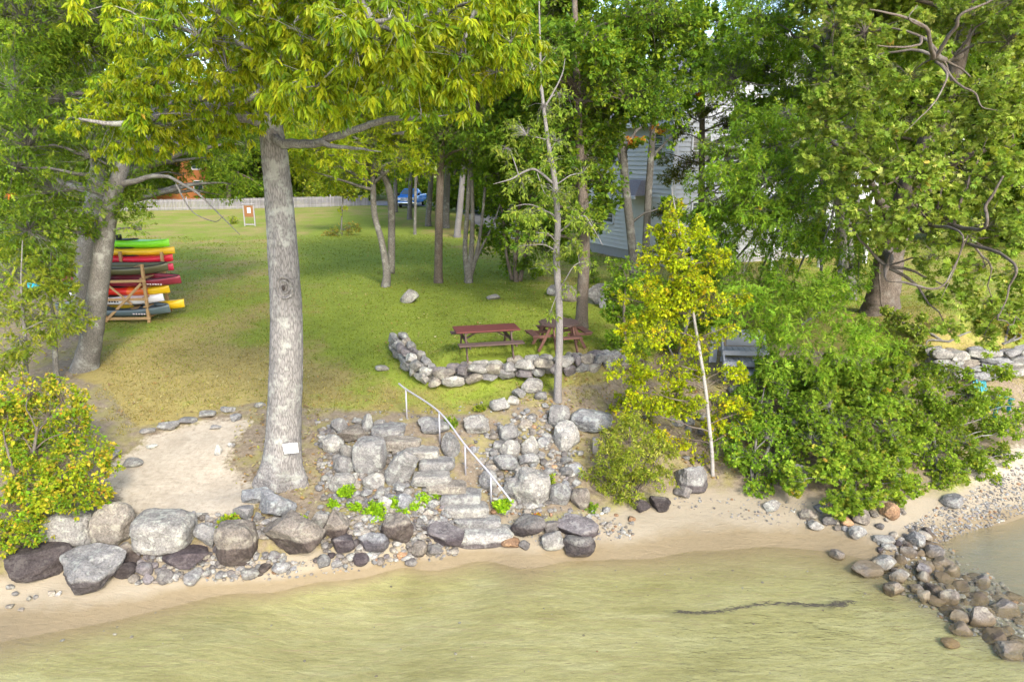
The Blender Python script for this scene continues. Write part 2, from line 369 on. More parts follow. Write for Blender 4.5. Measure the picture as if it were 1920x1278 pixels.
def mat_ground():
    m, t, out = nodes('ground'); p = coords(t, 'Pos'); sp = N(t, 'SeparateXYZ'); lk(t, p, sp.inputs[0])
    z = N(t, 'SeparateColor'); lk(t, attr(t), z.inputs[0]); sa, di, gr = z.outputs
    n_l = noise(t, p, .35, 4, .6); n_m = noise(t, p, 1.6, 5, .65); n_s = noise(t, p, 9, 5, .7); n_x = noise(t, p, 60, 3, .7)
    # grass: green against straw
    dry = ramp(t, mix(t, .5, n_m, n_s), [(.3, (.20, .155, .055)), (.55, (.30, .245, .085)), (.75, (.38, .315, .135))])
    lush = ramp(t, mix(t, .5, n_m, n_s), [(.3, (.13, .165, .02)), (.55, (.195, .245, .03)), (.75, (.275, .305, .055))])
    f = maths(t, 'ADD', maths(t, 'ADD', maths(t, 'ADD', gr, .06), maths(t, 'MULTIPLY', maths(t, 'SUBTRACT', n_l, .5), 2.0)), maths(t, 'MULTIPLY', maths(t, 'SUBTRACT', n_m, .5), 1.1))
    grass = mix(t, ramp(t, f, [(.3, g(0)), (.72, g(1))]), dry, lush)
    grass = mix(t, 1.0, grass, ramp(t, n_x, [(.3, g(.66)), (.7, g(1.28))]), 'MULTIPLY')
    # litter and bare soil on the bank
    soil = ramp(t, mix(t, .5, n_s, n_x), [(.32, (.085, .065, .045)), (.5, (.20, .158, .11)), (.7, (.33, .275, .20))])
    soil = mix(t, ramp(t, n_m, [(.46, g(0)), (.62, g(.65))]), soil, mix(t, n_s, (.17, .175, .035), (.30, .25, .09)))
    df = maths(t, 'ADD', di, maths(t, 'MULTIPLY', maths(t, 'SUBTRACT', n_m, .5), .9))
    c = mix(t, ramp(t, df, [(.45, g(0)), (.62, g(1))]), grass, soil)
    # sand
    sand = ramp(t, mix(t, .4, n_s, n_x), [(.3, (.24, .205, .155)), (.5, (.40, .345, .265)), (.72, (.47, .415, .33))])
    sand = mix(t, ramp(t, noise(t, p, 5, 6, .75), [(.58, g(0)), (.66, g(.45))]), sand, (.2, .16, .11))
    sf = maths(t, 'ADD', maths(t, 'ADD', sa, maths(t, 'MULTIPLY', maths(t, 'SUBTRACT', n_s, .5), 1.1)), maths(t, 'MULTIPLY', maths(t, 'SUBTRACT', n_m, .5), 1.0))
    sand = mix(t, ramp(t, noise(t, p, 1.3, 5, .7), [(.45, g(0)), (.7, g(.6))]), sand, (.25, .21, .155))
    c = mix(t, ramp(t, sf, [(.38, g(0)), (.66, g(1))]), c, sand)
    # beach: by height, damp near the water, caustic light streaks painted into the ribbed bed
    zz = maths(t, 'ADD', sp.outputs[2], maths(t, 'MULTIPLY', maths(t, 'SUBTRACT', n_m, .5), .16))
    drys = mix(t, n_x, (.24, .203, .142), (.335, .285, .205))
    drys = mix(t, ramp(t, noise(t, coords(t, 'Pos', (1, 4, 1)), 2.6, 6, .75), [(.55, g(0)), (.68, g(.55))]), drys, (.25, .19, .12))
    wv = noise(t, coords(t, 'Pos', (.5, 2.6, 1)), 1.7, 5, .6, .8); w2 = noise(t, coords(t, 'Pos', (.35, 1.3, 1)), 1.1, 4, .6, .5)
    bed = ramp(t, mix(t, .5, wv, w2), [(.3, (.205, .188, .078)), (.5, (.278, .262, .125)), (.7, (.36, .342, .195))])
    rib_caustic = noise(t, coords(t, 'Pos', (.7, 3.6, 1)), 4.2, 4, .65, 1.6)
    bed = mix(t, 1.0, bed, ramp(t, rib_caustic, [(.36, g(.84)), (.5, g(1)), (.64, g(1.12))]), 'MULTIPLY'); bed = mix(t, 1.0, bed, ramp(t, n_x, [(.3, g(.85)), (.7, g(1.12))]), 'MULTIPLY')
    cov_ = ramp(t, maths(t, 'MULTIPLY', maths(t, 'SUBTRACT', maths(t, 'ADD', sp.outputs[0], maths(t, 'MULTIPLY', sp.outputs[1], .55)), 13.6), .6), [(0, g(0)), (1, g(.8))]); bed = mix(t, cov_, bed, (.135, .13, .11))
    damp = mix(t, n_s, (.185, .143, .082), (.245, .192, .115))
    b = mix(t, ramp(t, zz, [(.10, g(0)), (.2, g(1))]), damp, drys)
    b = mix(t, ramp(t, maths(t, 'ADD', maths(t, 'ADD', sp.outputs[2], 0.5), maths(t, 'MULTIPLY', maths(t, 'SUBTRACT', n_m, .5), .06)), [(.36, g(1)), (.485, g(0))]), b, bed)  # bed blends in with depth; the water's green tint is put into its colour
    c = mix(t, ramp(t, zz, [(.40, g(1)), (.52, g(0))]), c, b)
    rip = noise(t, coords(t, 'Pos', (.6, 3.2, 1)), 2.6, 4, .6, 1.0)
    h = mix(t, .5, n_s, n_x)
    nrm = bump(t, h, .7, .05); 
    b2 = N(t, 'Bump'); b2.inputs['Strength'].default_value = .35; b2.inputs['Distance'].default_value = .05; lk(t, rip, b2.inputs['Height']); lk(t, nrm, b2.inputs['Normal'])
    rgh = ramp(t, zz, [(.02, g(.55)), (.2, g(.95))])
    bsdf(t, out, c, rgh, b2.outputs[0], .2); return m
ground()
def water():
    X = np.linspace(-900, 900, 3); Y = np.array([-900, 40.])
    m, t, out = nodes('lake_water'); p = coords(t, 'Pos')
    n = noise(t, coords(t, 'Pos', (.75, 2.2, 1)), 2.1, 3, .5, .6); n2 = noise(t, coords(t, 'Pos', (1, 2.4, 1)), 7.5, 3, .55, .4)
    sx = N(t, 'SeparateXYZ'); lk(t, p, sx.inputs[0]); chop = ramp(t, maths(t, 'MULTIPLY', maths(t, 'SUBTRACT', maths(t, 'ADD', sx.outputs[0], maths(t, 'MULTIPLY', sx.outputs[1], .55)), 13.2), .5), [(.0, g(.26)), (1, g(.42))])
    nr = bump(t, maths(t, 'MULTIPLY', mix(t, .33, n, n2), chop), .6, 1.0)
    tr = N(t, 'BsdfTransparent'); tr.inputs[0].default_value = (.97, .975, .9, 1)
    gl = N(t, 'BsdfGlossy'); gl.inputs['Roughness'].default_value = .03; lk(t, nr, gl.inputs['Normal'])
    fr = N(t, 'LayerWeight'); fr.inputs[0].default_value = .5; lk(t, nr, fr.inputs['Normal']); fz = maths(t, 'ADD', maths(t, 'MULTIPLY', maths(t, 'POWER', fr.outputs['Facing'], 5.0), .98), .02)
    mx = N(t, 'MixShader'); lk(t, fz, mx.inputs[0]); lk(t, tr.outputs[0], mx.inputs[1]); lk(t, gl.outputs[0], mx.inputs[2]); lk(t, mx.outputs[0], out.inputs[0])
    V = [(-900, -900, 0), (900, -900, 0), (900, 19.5, 0), (-900, 19.5, 0)]
    o = MB().add(V, [[0, 1, 2, 3]]).build('lake_water', m, smooth=False)
    tag(o, 'shallow clear greenish lake water over ribbed sand', 'water', kind='structure')
water()
# driveway behind the lawn, a sheet on the ground
def road():
    m, t, out = nodes('asphalt'); p = coords(t, 'Pos'); c = ramp(t, noise(t, p, 3, 5, .7), [(.3, (.12, .12, .125)), (.7, (.21, .21, .215))])
    bsdf(t, out, c, .9, bump(t, noise(t, p, 60), .3, .01))
    line = spline([(60, 79, 2.2), (20, 78, 2.4), (-4, 79, 2.6), (-16, 84, 3), (-30, 95, 3)], 60)
    br = spline([(-3, 78, 2.2), (-2.5, 66, 2), (-1.2, 56, 1.7), (.5, 48, 1.5), (4, 43, 1.4)], 50)
    mb = MB()
    for k, L in enumerate((line, br)):
        T = unit(np.gradient(L[:, :2], axis=0)); Nn = np.stack([-T[:, 1], T[:, 0]], 1); V = []
        for s_ in np.linspace(-1, 1, 7):
            q = L[:, :2] + Nn * L[:, 2:3] * s_; V.append(np.stack([q[:, 0], q[:, 1], TER(q[:, 0], q[:, 1]) + .035 + .006 * k], 1))
        V = np.stack(V, 1); n = V.shape[0]; i = np.arange(n - 1)[:, None] * 7 + np.arange(6)[None]
        mb.add(V.reshape(-1, 3), np.stack([i, i + 7, i + 8, i + 1], -1).reshape(-1, 4))
    tag(mb.build('driveway', m), 'grey asphalt driveway behind the lawn', 'driveway', kind='structure')
road()

# ================================================================ ROCKS
def ico(sub):
    bm = bmesh.new(); bmesh.ops.create_icosphere(bm, subdivisions=sub, radius=1); V = np.array([v.co[:] for v in bm.verts]); F = np.array([[v.index for v in f.verts] for f in bm.faces]); bm.free(); return V, F
ICO = {k: ico(k) for k in (1, 2, 3, 4, 5)}
def rockV(seed, s, ang=.5, sub=4, box_=0.0):
    r = np.random.default_rng(seed); V, F = ICO[sub]; p = V.copy()
    if box_: p = np.sign(p) * np.abs(p) ** (1 - box_); p /= np.linalg.norm(p, axis=1).max()
    for _ in range(int(7 + 3 * ang)):
        n = unit(r.normal(size=3)); d = (r.uniform(.58, .86) - .13 * ang) if box_ < .45 else r.uniform(.80, .98)
        e = np.maximum(p @ n - d, 0); p = p - e[:, None] * n * (.86 + .13 * ang)
    if sub >= 2:
        nn = unit(p); p = p + nn * ((fbm(p * 1.6 + seed % 97, seed % 89, 3) - .5) * .22)[:, None]
        if sub >= 3: p = p + nn * ((fbm(p * 6 + seed % 31, seed % 83, 3) - .5) * .10)[:, None]
    p = (p - (p.max(0) + p.min(0)) / 2) / ((p.max(0) - p.min(0)) / 2)
    p = rotz(p, r.uniform(0, 6.28)) if max(s[0], s[1]) < 1.25 * min(s[0], s[1]) else rotz(p, r.uniform(-.1, .1))
    p = (p - (p.max(0) + p.min(0)) / 2) / ((p.max(0) - p.min(0)) / 2)
    return p * np.asarray(s), F
TONE = {'grey': (1, 1, 1), 'pale': (1.2, 1.18, 1.12), 'white': (1.4, 1.39, 1.34), 'dark': (.70, .66, .64), 'brown': (.9, .81, .71), 'tan': (1.12, 1.03, .9), 'rust': (1.3, .82, .5), 'blue': (1.1, 1.14, 1.2), 'purple': (.80, .74, .77)}
CIRC = []
STAIN = {(60,1070): 1.3, (165,1080): .5, (442,1036): .55, (548,1022): .55, (345,1056): 1.3, (228,1044): .7, (232,1072): 1.3, (744,1010): .8, (700,1028): .7, (640,1028): .9, (300,1012): .12, (212,990): 0, (130,1000): 0, (383,1012): 0, (630,990): .45, (602,985): 0, (1037,1019): .15, (1300,902): .45, (1087,1030): .8, (990,994): .7, (1082,1000): .6, (835,1012): .7, (1240,946): 1, (1205,952): 1}
def rock(name, cx, cy, w, h, tone, label, cat='boulder', group=None, ang=.5, tilt=0, sub=4, box_=0., seed=None, depth=.8, ground=None):
    seed = seed if seed is not None else int(cx * 31 + cy * 17)
    if 590 < cx < 1120 and 780 < cy < 960: w *= 1.06; h *= 1.04
    if cy > 960 and cx < 640: ang = min(1, ang + .35)
    gp = P(cx, cy + h * .40) if ground is None else ground; m = mpp(gp)
    sx = w * m / 2; sy = sx * depth; sz = max((h * m - sy * .35) / 1.62, .3 * sx)
    V, F = rockV(seed, (sx, sy, sz), ang, sub, box_)
    if tilt: a = radians(tilt); c, s_ = cos(a), sin(a); V = np.stack([V[:, 0] * c - V[:, 2] * s_, V[:, 1], V[:, 0] * s_ + V[:, 2] * c], 1)
    base = A(gp[0], gp[1] + sy * .55, gp[2]); base[2] = max(tz(base[0], base[1]), gp[2] - .05)
    r = np.random.default_rng(seed); col = np.array(TONE[tone]) * r.uniform(.9, 1.1)
    o = MB().add(V + base + A(0, 0, sz * .62), F, col).build(name, ROCK, origin=base, smooth=False)
    fr_ = STAIN.get((cx, cy), .32 if (cy > 985 and cx < 1130) else .62 if (cx > 1560 and cy > 1060) else .4 if (cx > 1560 and cy > 1030) else 0)
    if fr_: o['stain_height'] = float(base[2] - sz * .38 + fr_ * 2 * sz)
    CIRC.append((base[0], base[1], max(sx, sy))); return tag(o, label, cat, group)
BOULD = [
 (60,1070,125,62,'dark','long low dark boulder at the left end of the shore under the orange-tinged shrub',.6,0,.3),
 (165,1080,120,78,'grey','wedge-shaped grey slab leaning on the sand with its lower half stained black',1,12,.2),
 (130,1000,92,76,'pale','pale lichen-spotted boulder half under the orange-tinged shrub',.4,0,.2),
 (212,990,74,80,'tan','rounded beige boulder with a yellow weed growing on its face',.3,0,.2),
 (300,1012,112,74,'pale','big squarish pale granite block below the bare sand patch',.6,0,.5),
 (383,1012,46,48,'grey','triangular grey stone wedged beside the big squarish pale block',.9,0,0),
 (442,1036,78,78,'brown','brown two-tone block with a dark wet foot and yellow weed on its top',.6,0,.45),
 (548,1022,126,94,'brown','biggest domed boulder with a black water stain and a mossy shoulder',.35,0,.25),
 (345,1056,86,34,'purple','low purplish slab at the foot of the big squarish pale block',.7,0,.3),
 (228,1044,62,38,'brown','low brown rock behind the leaning wedge-shaped slab',.5,0,.2),
 (232,1072,40,32,'dark','small dark rock touching the leaning wedge-shaped slab',.6,0,0),
 (515,958,72,52,'blue','bluish white tilted slab just below the big oak trunk',1,-10,.3),
 (478,934,62,30,'blue','flat bluish slab against the roots of the big oak',.9,0,.4),
 (455,968,40,34,'grey','grey stone between the sand patch and the tilted bluish slab',.5,0,0),
 (602,985,32,46,'pale','upright pale stone on the right shoulder of the biggest domed boulder',.4,0,0),
 (630,990,50,50,'brown','brown boulder right of the upright pale stone',.4,0,0),
 (744,1010,62,58,'brown','round dark brown boulder in the shore rubble left of the bottom step',.3,0,0),
 (700,1028,58,38,'blue','bluish wet slab beside the round dark brown boulder',.7,0,.2),
 (640,1028,54,32,'purple','purplish flat rock at the waterline below the upright pale stone',.7,0,.3),
 (785,1036,34,30,'brown','smooth brown cobble at the water left of the bottom step',.1,0,0),
 (815,1037,34,24,'dark','smooth dark oval cobble next to the smooth brown one',.1,0,0),
 (835,1012,72,36,'purple','dark angular slab touching the left end of the bottom step',.9,-6,.3),
 (770,1058,23,14,'dark','lone dark wet stone out on the sand at the water edge',.2,0,0),
 (693,860,60,66,'grey','large squarish grey block standing left of the stone steps',.6,0,.5),
 (752,880,46,70,'grey','long slab leaning along the left side of the stone steps',.7,-28,.3),
 (660,817,58,32,'brown','flat brownish slab above the large squarish grey block',.7,0,.4),
 (624,835,38,34,'white','round whitish stone at the left edge of the step rockery',.3,0,0),
 (650,852,30,32,'pale','small pale stone between the whitish one and the squarish grey block',.3,0,0),
 (643,876,42,34,'grey','round grey stone left of the squarish grey block',.2,0,0),
 (640,907,46,34,'pale','pale stone with green weed below the step rockery',.5,0,.2),
 (699,906,40,28,'pale','pale stone lying under the squarish grey block',.4,0,0),
 (634,800,32,28,'grey','grey stone at the top left of the step rockery',.4,0,0),
 (688,799,22,40,'grey','narrow upright slab beside the top of the stone steps',.8,0,.4),
 (752,945,40,30,'blue','bluish pale angular stone among the green weeds',1,14,.2),
 (722,945,26,30,'white','small whitish stone left of the bluish angular one',.4,0,0),
 (997,917,70,70,'pale','big smooth pale boulder right of the handrail foot',.25,0,.15),
 (1063,823,47,54,'white','egg-shaped whitish boulder on the bank',.1,0,0),
 (1110,796,78,42,'blue','wide lichen-covered boulder at the top of the bank above the round bush',.3,0,.1),
 (1048,785,40,44,'grey','rounded grey boulder behind the egg-shaped whitish one',.3,0,0),
 (953,817,36,34,'grey','round grey stone on the bank right of the handrail',.2,0,0),
 (956,846,38,34,'pale','pale round stone just below the round grey one right of the handrail',.3,0,0),
 (991,841,38,38,'pale','pointed pale stone beside the two round ones right of the handrail',.7,0,0),
 (948,876,46,32,'grey','low grey boulder above the big smooth pale one',.3,0,.1),
 (990,868,40,28,'grey','low grey boulder with a rusty chip behind the big smooth pale one',.4,0,0),
 (937,761,40,28,'white','white teardrop stone in the grass below the fieldstone wall',.5,0,0),
 (998,724,42,30,'pale','pale stacked stone just left of the slender pale trunk',.5,0,.2),
 (973,738,28,20,'grey','small grey stone left of the stacked pale one',.4,0,0),
 (1014,744,24,18,'grey','small grey stone between the stacked pale one and the slender trunk',.4,0,0),
 (962,752,24,20,'pale','pale cobble beside the white teardrop stone',.3,0,0),
 (893,801,48,34,'pale','broad pale stone in bare soil right of the middle handrail post',.4,0,.1),
 (845,838,34,42,'grey','upright grey boulder behind the handrail',.3,0,0),
 (812,800,58,30,'grey','lichen-grey flat boulder beside the top handrail post',.5,0,.2),
 (1052,930,42,42,'grey','rounded grey boulder left of the round bush',.3,0,0),
 (1088,938,36,38,'brown','smooth brownish boulder at the left foot of the round bush',.15,0,0),
 (990,994,66,40,'dark','dark slab right of the bottom step',.8,0,.3),
 (1034,992,30,30,'dark','small dark block wedged between two dark slabs right of the bottom step',.7,0,.2),
 (1082,1000,84,42,'purple','large purplish slab above the darkest rounded boulder',.7,0,.3),
 (1087,1030,62,42,'dark','darkest rounded boulder at the water edge right of the steps',.2,0,0),
 (1037,1019,45,38,'pale','pale round boulder at the water edge between dark slabs',.3,0,0),
 (957,1021,38,18,'rust','flat pinkish stone in front of the bottom step',.4,0,.2),
 (983,1024,22,18,'dark','small black stone beside the flat pinkish one',.5,0,0),
 (915,905,34,40,'grey','grey boulder at the right side of the middle steps by the handrail',.4,0,0),
 (960,920,30,40,'grey','narrow grey boulder left of the big smooth pale one',.4,0,0),
 (1300,902,62,52,'grey','grey boulder with a dark foot below the white birch stem',.5,0,.2),
 (1240,946,42,30,'dark','dark rock at the right foot of the round bush',.4,0,0),
 (1205,952,36,26,'dark','dark rock on the sand under the round bush',.4,0,0),
 (1282,926,36,24,'dark','low dark rock under the grey boulder by the birch',.3,0,0),
 (1495,897,58,50,'grey','round grey boulder under the big shoreline shrub',.15,0,.1),
 (767,556,37,30,'pale','lone speckled boulder in the middle of the lawn',.4,0,0),
 (716,690,28,14,'pale','small pale rock poking out of the grass left of the fieldstone wall',.5,0,0),
 (1070,552,38,34,'brown','brownish boulder left in the pile behind the picnic tables',.4,0,0),
 (1112,556,36,36,'grey','grey boulder in the middle of the pile behind the picnic tables',.3,0,0),
 (1138,567,32,28,'blue','bluish boulder at the right of the pile behind the picnic tables',.4,0,0),
 (1128,542,36,24,'pale','pale flat boulder on the back of the pile behind the picnic tables',.5,0,0),
 (925,556,26,14,'pale','flat pale stone at the foot of the trees along the house side',.4,0,0),
 (1040,545,30,26,'grey','grey stone under the branches left of the pile behind the picnic tables',.4,0,0),
 # groyne and the right-hand shore
 (1661,1058,50,30,'pale','large pale pointed stone at the landward end of the rock spit',.6,0,.1),
 (1689,1082,40,28,'pale','pale stone in the spit touching the water beyond the large pointed one',.4,0,0),
 (1678,1104,38,34,'brown','round brown stone at the left edge of the rock spit',.25,0,0),
 (1573,1041,28,20,'brown','lone brown stone in the shallow water by the beach',.3,0,0),
 (1630,1073,62,18,'dark','flat dark stone just awash left of the rock spit',.3,0,.1),
 (1611,1001,34,24,'pale','pale stone on the beach at the start of the rock spit',.5,0,0),
 (1660,1014,40,15,'pale','flat pale stone on the beach beside a second flat one',.5,0,.2),
 (1668,1026,28,12,'pale','smaller flat pale stone below another flat one on the beach',.4,0,.2),
 (1722,1016,34,32,'grey','tall grey stone at the right edge of the spit near the gravel',.5,0,0),
 (1733,1006,30,22,'tan','yellowish pale stone behind the tall grey one near the gravel',.5,0,0),
 (1755,1036,38,26,'dark','black stone at the cove side of the rock spit',.4,0,0),
 (1773,1056,36,20,'dark','low dark stone just beyond the black one at the cove side',.4,0,0),
 (1733,1069,32,22,'purple','purplish stone in the middle of the rock spit',.5,0,0),
 (1733,1119,24,26,'pale','small bright-topped stone standing in the spit pools',.5,0,0),
 (1782,1121,36,34,'brown','brown block in the middle of the rock spit',.5,0,.2),
 (1846,1092,30,30,'dark','dark upright stone at the cove side of the rock spit',.4,0,0),
 (1842,1159,46,42,'brown','largest round stone of the rock spit',.25,0,0),
 (1800,1160,38,24,'brown','flat brown stone left of the largest round one in the spit',.3,0,0),
 (1806,1182,38,28,'purple','purplish stone below the flat brown one in the spit',.4,0,0),
 (1887,1142,52,32,'dark','big dark wet slab at the far right of the rock spit',.5,0,.2),
 (1786,1208,32,15,'rust','yellow-brown stone under water off the rock spit',.3,0,.2),
 (1903,1222,62,26,'dark','low dark rock awash at the outer right end of the spit',.4,0,.2),
 (1518,966,34,24,'brown','brown rock on the sand under the tip of the big shoreline shrub',.3,0,0),
 (1531,986,30,18,'pale','pale rock on the sand under the tip of the big shoreline shrub',.4,0,0),
 (1556,978,26,20,'dark','black rock in the shadow of the big shoreline shrub',.4,0,0),
 (1590,979,24,18,'rust','reddish stone at the foot of the big shoreline shrub',.3,0,0),
 (1616,970,34,32,'brown','brown boulder at the foot of the big shoreline shrub',.4,0,0),
 (1672,961,36,32,'rust','orange-tan boulder at the right foot of the big shoreline shrub',.5,0,.1),
 (1450,950,34,24,'pale','pale stone lying on the beach in front of the shrubs',.5,0,0),
 (1790,945,44,26,'grey','grey boulder on the gravel under the shrub edge by the cove',.4,0,0),
]
for b in BOULD:
    rock('boulder', *b[:5], b[5], ang=b[6], tilt=b[7], box_=b[8], sub=5 if b[2] > 60 else 4 if b[2] > 30 else 3)
# small path-edge slabs and flat stones of the sand patch
for i, (cx, cy, w, h, lab) in enumerate([
  (275,809,30,9,'lowest flat edging slab along the top of the sand patch'), (312,801,42,12,'long whitish edging slab along the top of the sand patch'),
  (350,790,32,13,'greenish edging slab in the middle of the stone line above the sand patch'), (386,779,34,14,'grey edging slab next to the upper end of the stone line above the sand patch'),
  (424,768,30,12,'upper edging stone of the line above the sand patch'), (441,784,20,16,'bluish lump of stone below the line above the sand patch'),
  (403,802,20,9,'flat oval stone in the bare soil above the sand patch'), (284,837,20,10,'pale flat stone set in the grass edge of the sand patch'),
  (248,868,38,16,'broad flat stone at the left edge of the sand patch'), (408,844,16,22,'whitish upright stone at the right of the sand patch'),
  (433,835,14,10,'small white stone right of the whitish upright one'), (205,853,34,18,'flat grey stone beside the shrub at the sand patch'),
  (486,760,22,12,'last edging stone next to the big oak trunk')]):
    rock('edging_stone', cx, cy, w, h, ['pale', 'white', 'grey', 'pale', 'white', 'blue', 'white', 'white', 'pale', 'white', 'white', 'grey', 'pale'][i], lab, 'stone', ang=.8, sub=3, box_=.3)
# rubble: every stone an object, found in the photo only as rubble, so each patch shares one label
def rubble(poly, n, smin, smax, tones, label, group, zsink=.45, seed=1, gap=.72):
    r = np.random.default_rng(seed); pl = np.array(poly, float); c = 0
    q = np.stack([r.uniform(pl[:, 0].min(), pl[:, 0].max(), n * 14), r.uniform(pl[:, 1].min(), pl[:, 1].max(), n * 14)], 1)
    q = q[inpoly(q[:, 0], q[:, 1], pl)]; g_ = PG(q[:, 0], q[:, 1])
    for k, p in enumerate(g_):
        if c >= n: break
        s_ = smin + (smax - smin) * r.random() ** 1.5
        if any((p[0] - x) ** 2 + (p[1] - y) ** 2 < (gap * (s_ + R_)) ** 2 for x, y, R_ in CIRC): continue
        V, F = rockV(int(seed * 1000 + k), (s_, s_ * r.uniform(.7, 1), s_ * r.uniform(.5, .85)), r.uniform(.1, .9), 3, r.choice([0, 0, .2]))
        V = rotz(V, r.uniform(0, 6.28)); tn = np.array(TONE[tones[r.integers(len(tones))]]) * r.uniform(.8, 1.2)
        o = MB().add(V + A(0, 0, s_ * .6 * (1 - zsink)), F, tn).build('rubble_stone', PEBBLE if group in ('light stones on the beach', 'bleached stones on the sand') else ROCK, smooth=False); o.location = tuple(p)
        if group == 'stones of the rock spit': o['stain_height'] = float(p[2] + s_ * r.choice([.5, .9, 1.5, 2])); o.location.z -= s_ * .3
        if group == 'rubble left of the steps': o['stain_height'] = float(p[2] + s_ * r.choice([0, .3, .8, 2]))
        tag(o, label, 'stone', group); CIRC.append((p[0], p[1], s_)); c += 1
rubble([(330,1040),(420,1020),(520,1050),(600,1040),(700,1000),(860,985),(860,1030),(740,1050),(600,1070),(420,1085),(330,1075)], 66, .06, .21, ['grey','grey','purple','dark','brown','pale','purple'], 'small stone of the shore rubble between the domed boulder and the bottom step', 'rubble left of the steps', seed=2, gap=.6)
rubble([(180,1015),(330,1045),(420,1015),(560,1045),(560,1068),(420,1085),(250,1090),(180,1040)], 24, .07, .2, ['dark','purple','grey','brown','grey'], 'dark stone filling the gaps of the boulder row left of the big oak', 'gap stones of the boulder row', seed=12, gap=.5)
rubble([(330,955),(420,965),(520,975),(640,985),(640,1005),(520,1000),(400,995),(330,985)], 12, .06, .16, ['grey','pale','brown'], 'stone packed behind the top of the shore boulder row', 'stones behind the boulder row', seed=13, gap=.5)
rubble([(440,955),(520,980),(600,965),(720,965),(830,950),(840,985),(700,1010),(600,1000),(430,1000)], 30, .06, .16, ['grey','pale','tan','brown','blue'], 'small stone in the weedy strip above the shore boulders', 'stones in the weedy strip', seed=3)
rubble([(600,790),(680,780),(740,800),(790,900),(830,940),(800,960),(760,930),(700,930),(620,920),(600,850)], 30, .06, .17, ['grey','pale','pale','grey'], 'small stone fitted between the blocks left of the stone steps', 'stones between the blocks by the steps', seed=4, gap=.5)
rubble([(880,830),(930,800),(1010,750),(1060,770),(1090,850),(1080,920),(1000,950),(950,970),(920,900)], 52, .07, .2, ['grey','pale','grey','tan','blue'], 'small stone on the slope right of the handrail', 'stones on the slope by the handrail', seed=5, gap=.52)
rubble([(960,955),(1100,940),(1190,975),(1180,1005),(1100,985),(1000,980)], 18, .05, .12, ['pale','tan','rust','white','grey'], 'small light stone on the beach below the big smooth pale boulder', 'light stones on the beach', seed=6)
rubble([(1640,1020),(1740,1000),(1780,1060),(1860,1100),(1950,1150),(1950,1250),(1850,1190),(1760,1150),(1690,1110)], 58, .09, .24, ['brown','brown','dark','purple','brown','dark'], 'small brown wet stone of the rock spit', 'stones of the rock spit', seed=7, gap=.62)
rubble([(1510,955),(1700,950),(1740,1000),(1640,1030),(1560,990)], 19, .06, .17, ['grey','brown','pale','dark'], 'small stone at the root of the rock spit under the shrub', 'stones at the root of the spit', seed=8)
rubble([(1250,800),(1330,740),(1420,700),(1460,760),(1380,830),(1300,880),(1250,880)], 18, .09, .22, ['grey','grey','purple','pale'], 'grey stone on the shaded bank behind the yellow birch', 'stones on the shaded bank', seed=9)
rubble([(0,1090),(100,1100),(130,1125),(40,1145),(0,1140)], 8, .05, .1, ['white','tan','pale'], 'small bleached stone on the sand left of the leaning wedge-shaped slab', 'bleached stones on the sand', seed=10)
# pebbles nobody could count
def pebbles():
    r = np.random.default_rng(5); mb = MB(); V0, F0 = ICO[2]
    V0 = V0 * (1 + .25 * (fbm(V0 * 1.5, 9, 2) - .5))[:, None]
    for poly, n, s0, s1 in (([(1690,990),(1760,950),(1900,880),(2000,830),(2000,930),(1860,985),(1740,1025)], 2600, .012, .045),
        ([(1180,985),(1110,945),(950,960),(950,1025),(1190,1010)], 500, .012, .05), ([(590,785),(740,790),(800,900),(860,985),(760,1000),(600,960)], 520, .035, .11), ([(600,800),(740,800),(800,900),(850,985),(620,940)], 260, .06, .13), ([(900,800),(1060,760),(1090,900),(1000,970),(930,960)], 300, .05, .13), ([(560,985),(860,980),(860,1040),(640,1060)], 260, .05, .12), ([(150,1020),(560,1040),(560,1070),(250,1095)], 220, .04, .1), ([(330,960),(560,975),(640,990),(560,1010),(330,1000)], 160, .05, .11), ([(870,820),(1060,760),(1090,900),(1000,970),(920,960)], 420, .03, .085), ([(280,1060),(560,1050),(860,1000),(860,1045),(600,1080),(380,1095)], 500, .012, .045),
        ([(600,780),(1080,740),(1090,930),(860,985),(600,960)], 700, .015, .05), ([(1640,1020),(1740,1000),(1950,1140),(1950,1260),(1690,1120)], 700, .02, .07), ([(0,1190),(900,1060),(1600,1060),(1700,1270),(0,1270)], 70, .012, .035), ([(1180,930),(1560,940),(1560,1000),(1300,960)], 160, .012, .04), ([(430,960),(840,940),(850,1000),(440,1010)], 400, .015, .05)):
        pl = np.array(poly, float); q = np.stack([r.uniform(pl[:, 0].min(), pl[:, 0].max(), n * 2), r.uniform(pl[:, 1].min(), pl[:, 1].max(), n * 2)], 1)
        q = q[inpoly(q[:, 0], q[:, 1], pl)][:n]; p = PG(q[:, 0], q[:, 1]); k = len(p)
        s_ = s0 + (s1 - s0) * r.random(k) ** 2.5; a = r.uniform(0, 6.28, k); e = np.stack([r.uniform(.8, 1.3, k), r.uniform(.7, 1, k), r.uniform(.4, .75, k)], 1) * s_[:, None]
        V = V0[None] * e[:, None]; c, s2 = np.cos(a)[:, None], np.sin(a)[:, None]
        V = np.stack([V[..., 0] * c - V[..., 1] * s2, V[..., 0] * s2 + V[..., 1] * c, V[..., 2]], -1) + (p + np.stack([0 * a, 0 * a, s_ * .25], 1))[:, None]
        tn = np.array(list(TONE.values()))[r.choice(9, k, p=[.2, .2, .12, .05, .12, .16, .05, .06, .04])] * r.uniform(.8, 1.2, (k, 1))
        mb.add(V.reshape(-1, 3), (F0[None] + (np.arange(k) * len(V0))[:, None, None]).reshape(-1, 3), np.repeat(tn, len(V0), 0))
    tag(mb.build('pebbles', PEBBLE, smooth=False), 'loose pebbles and gravel on the beach and between the rocks', 'pebbles', kind='stuff')
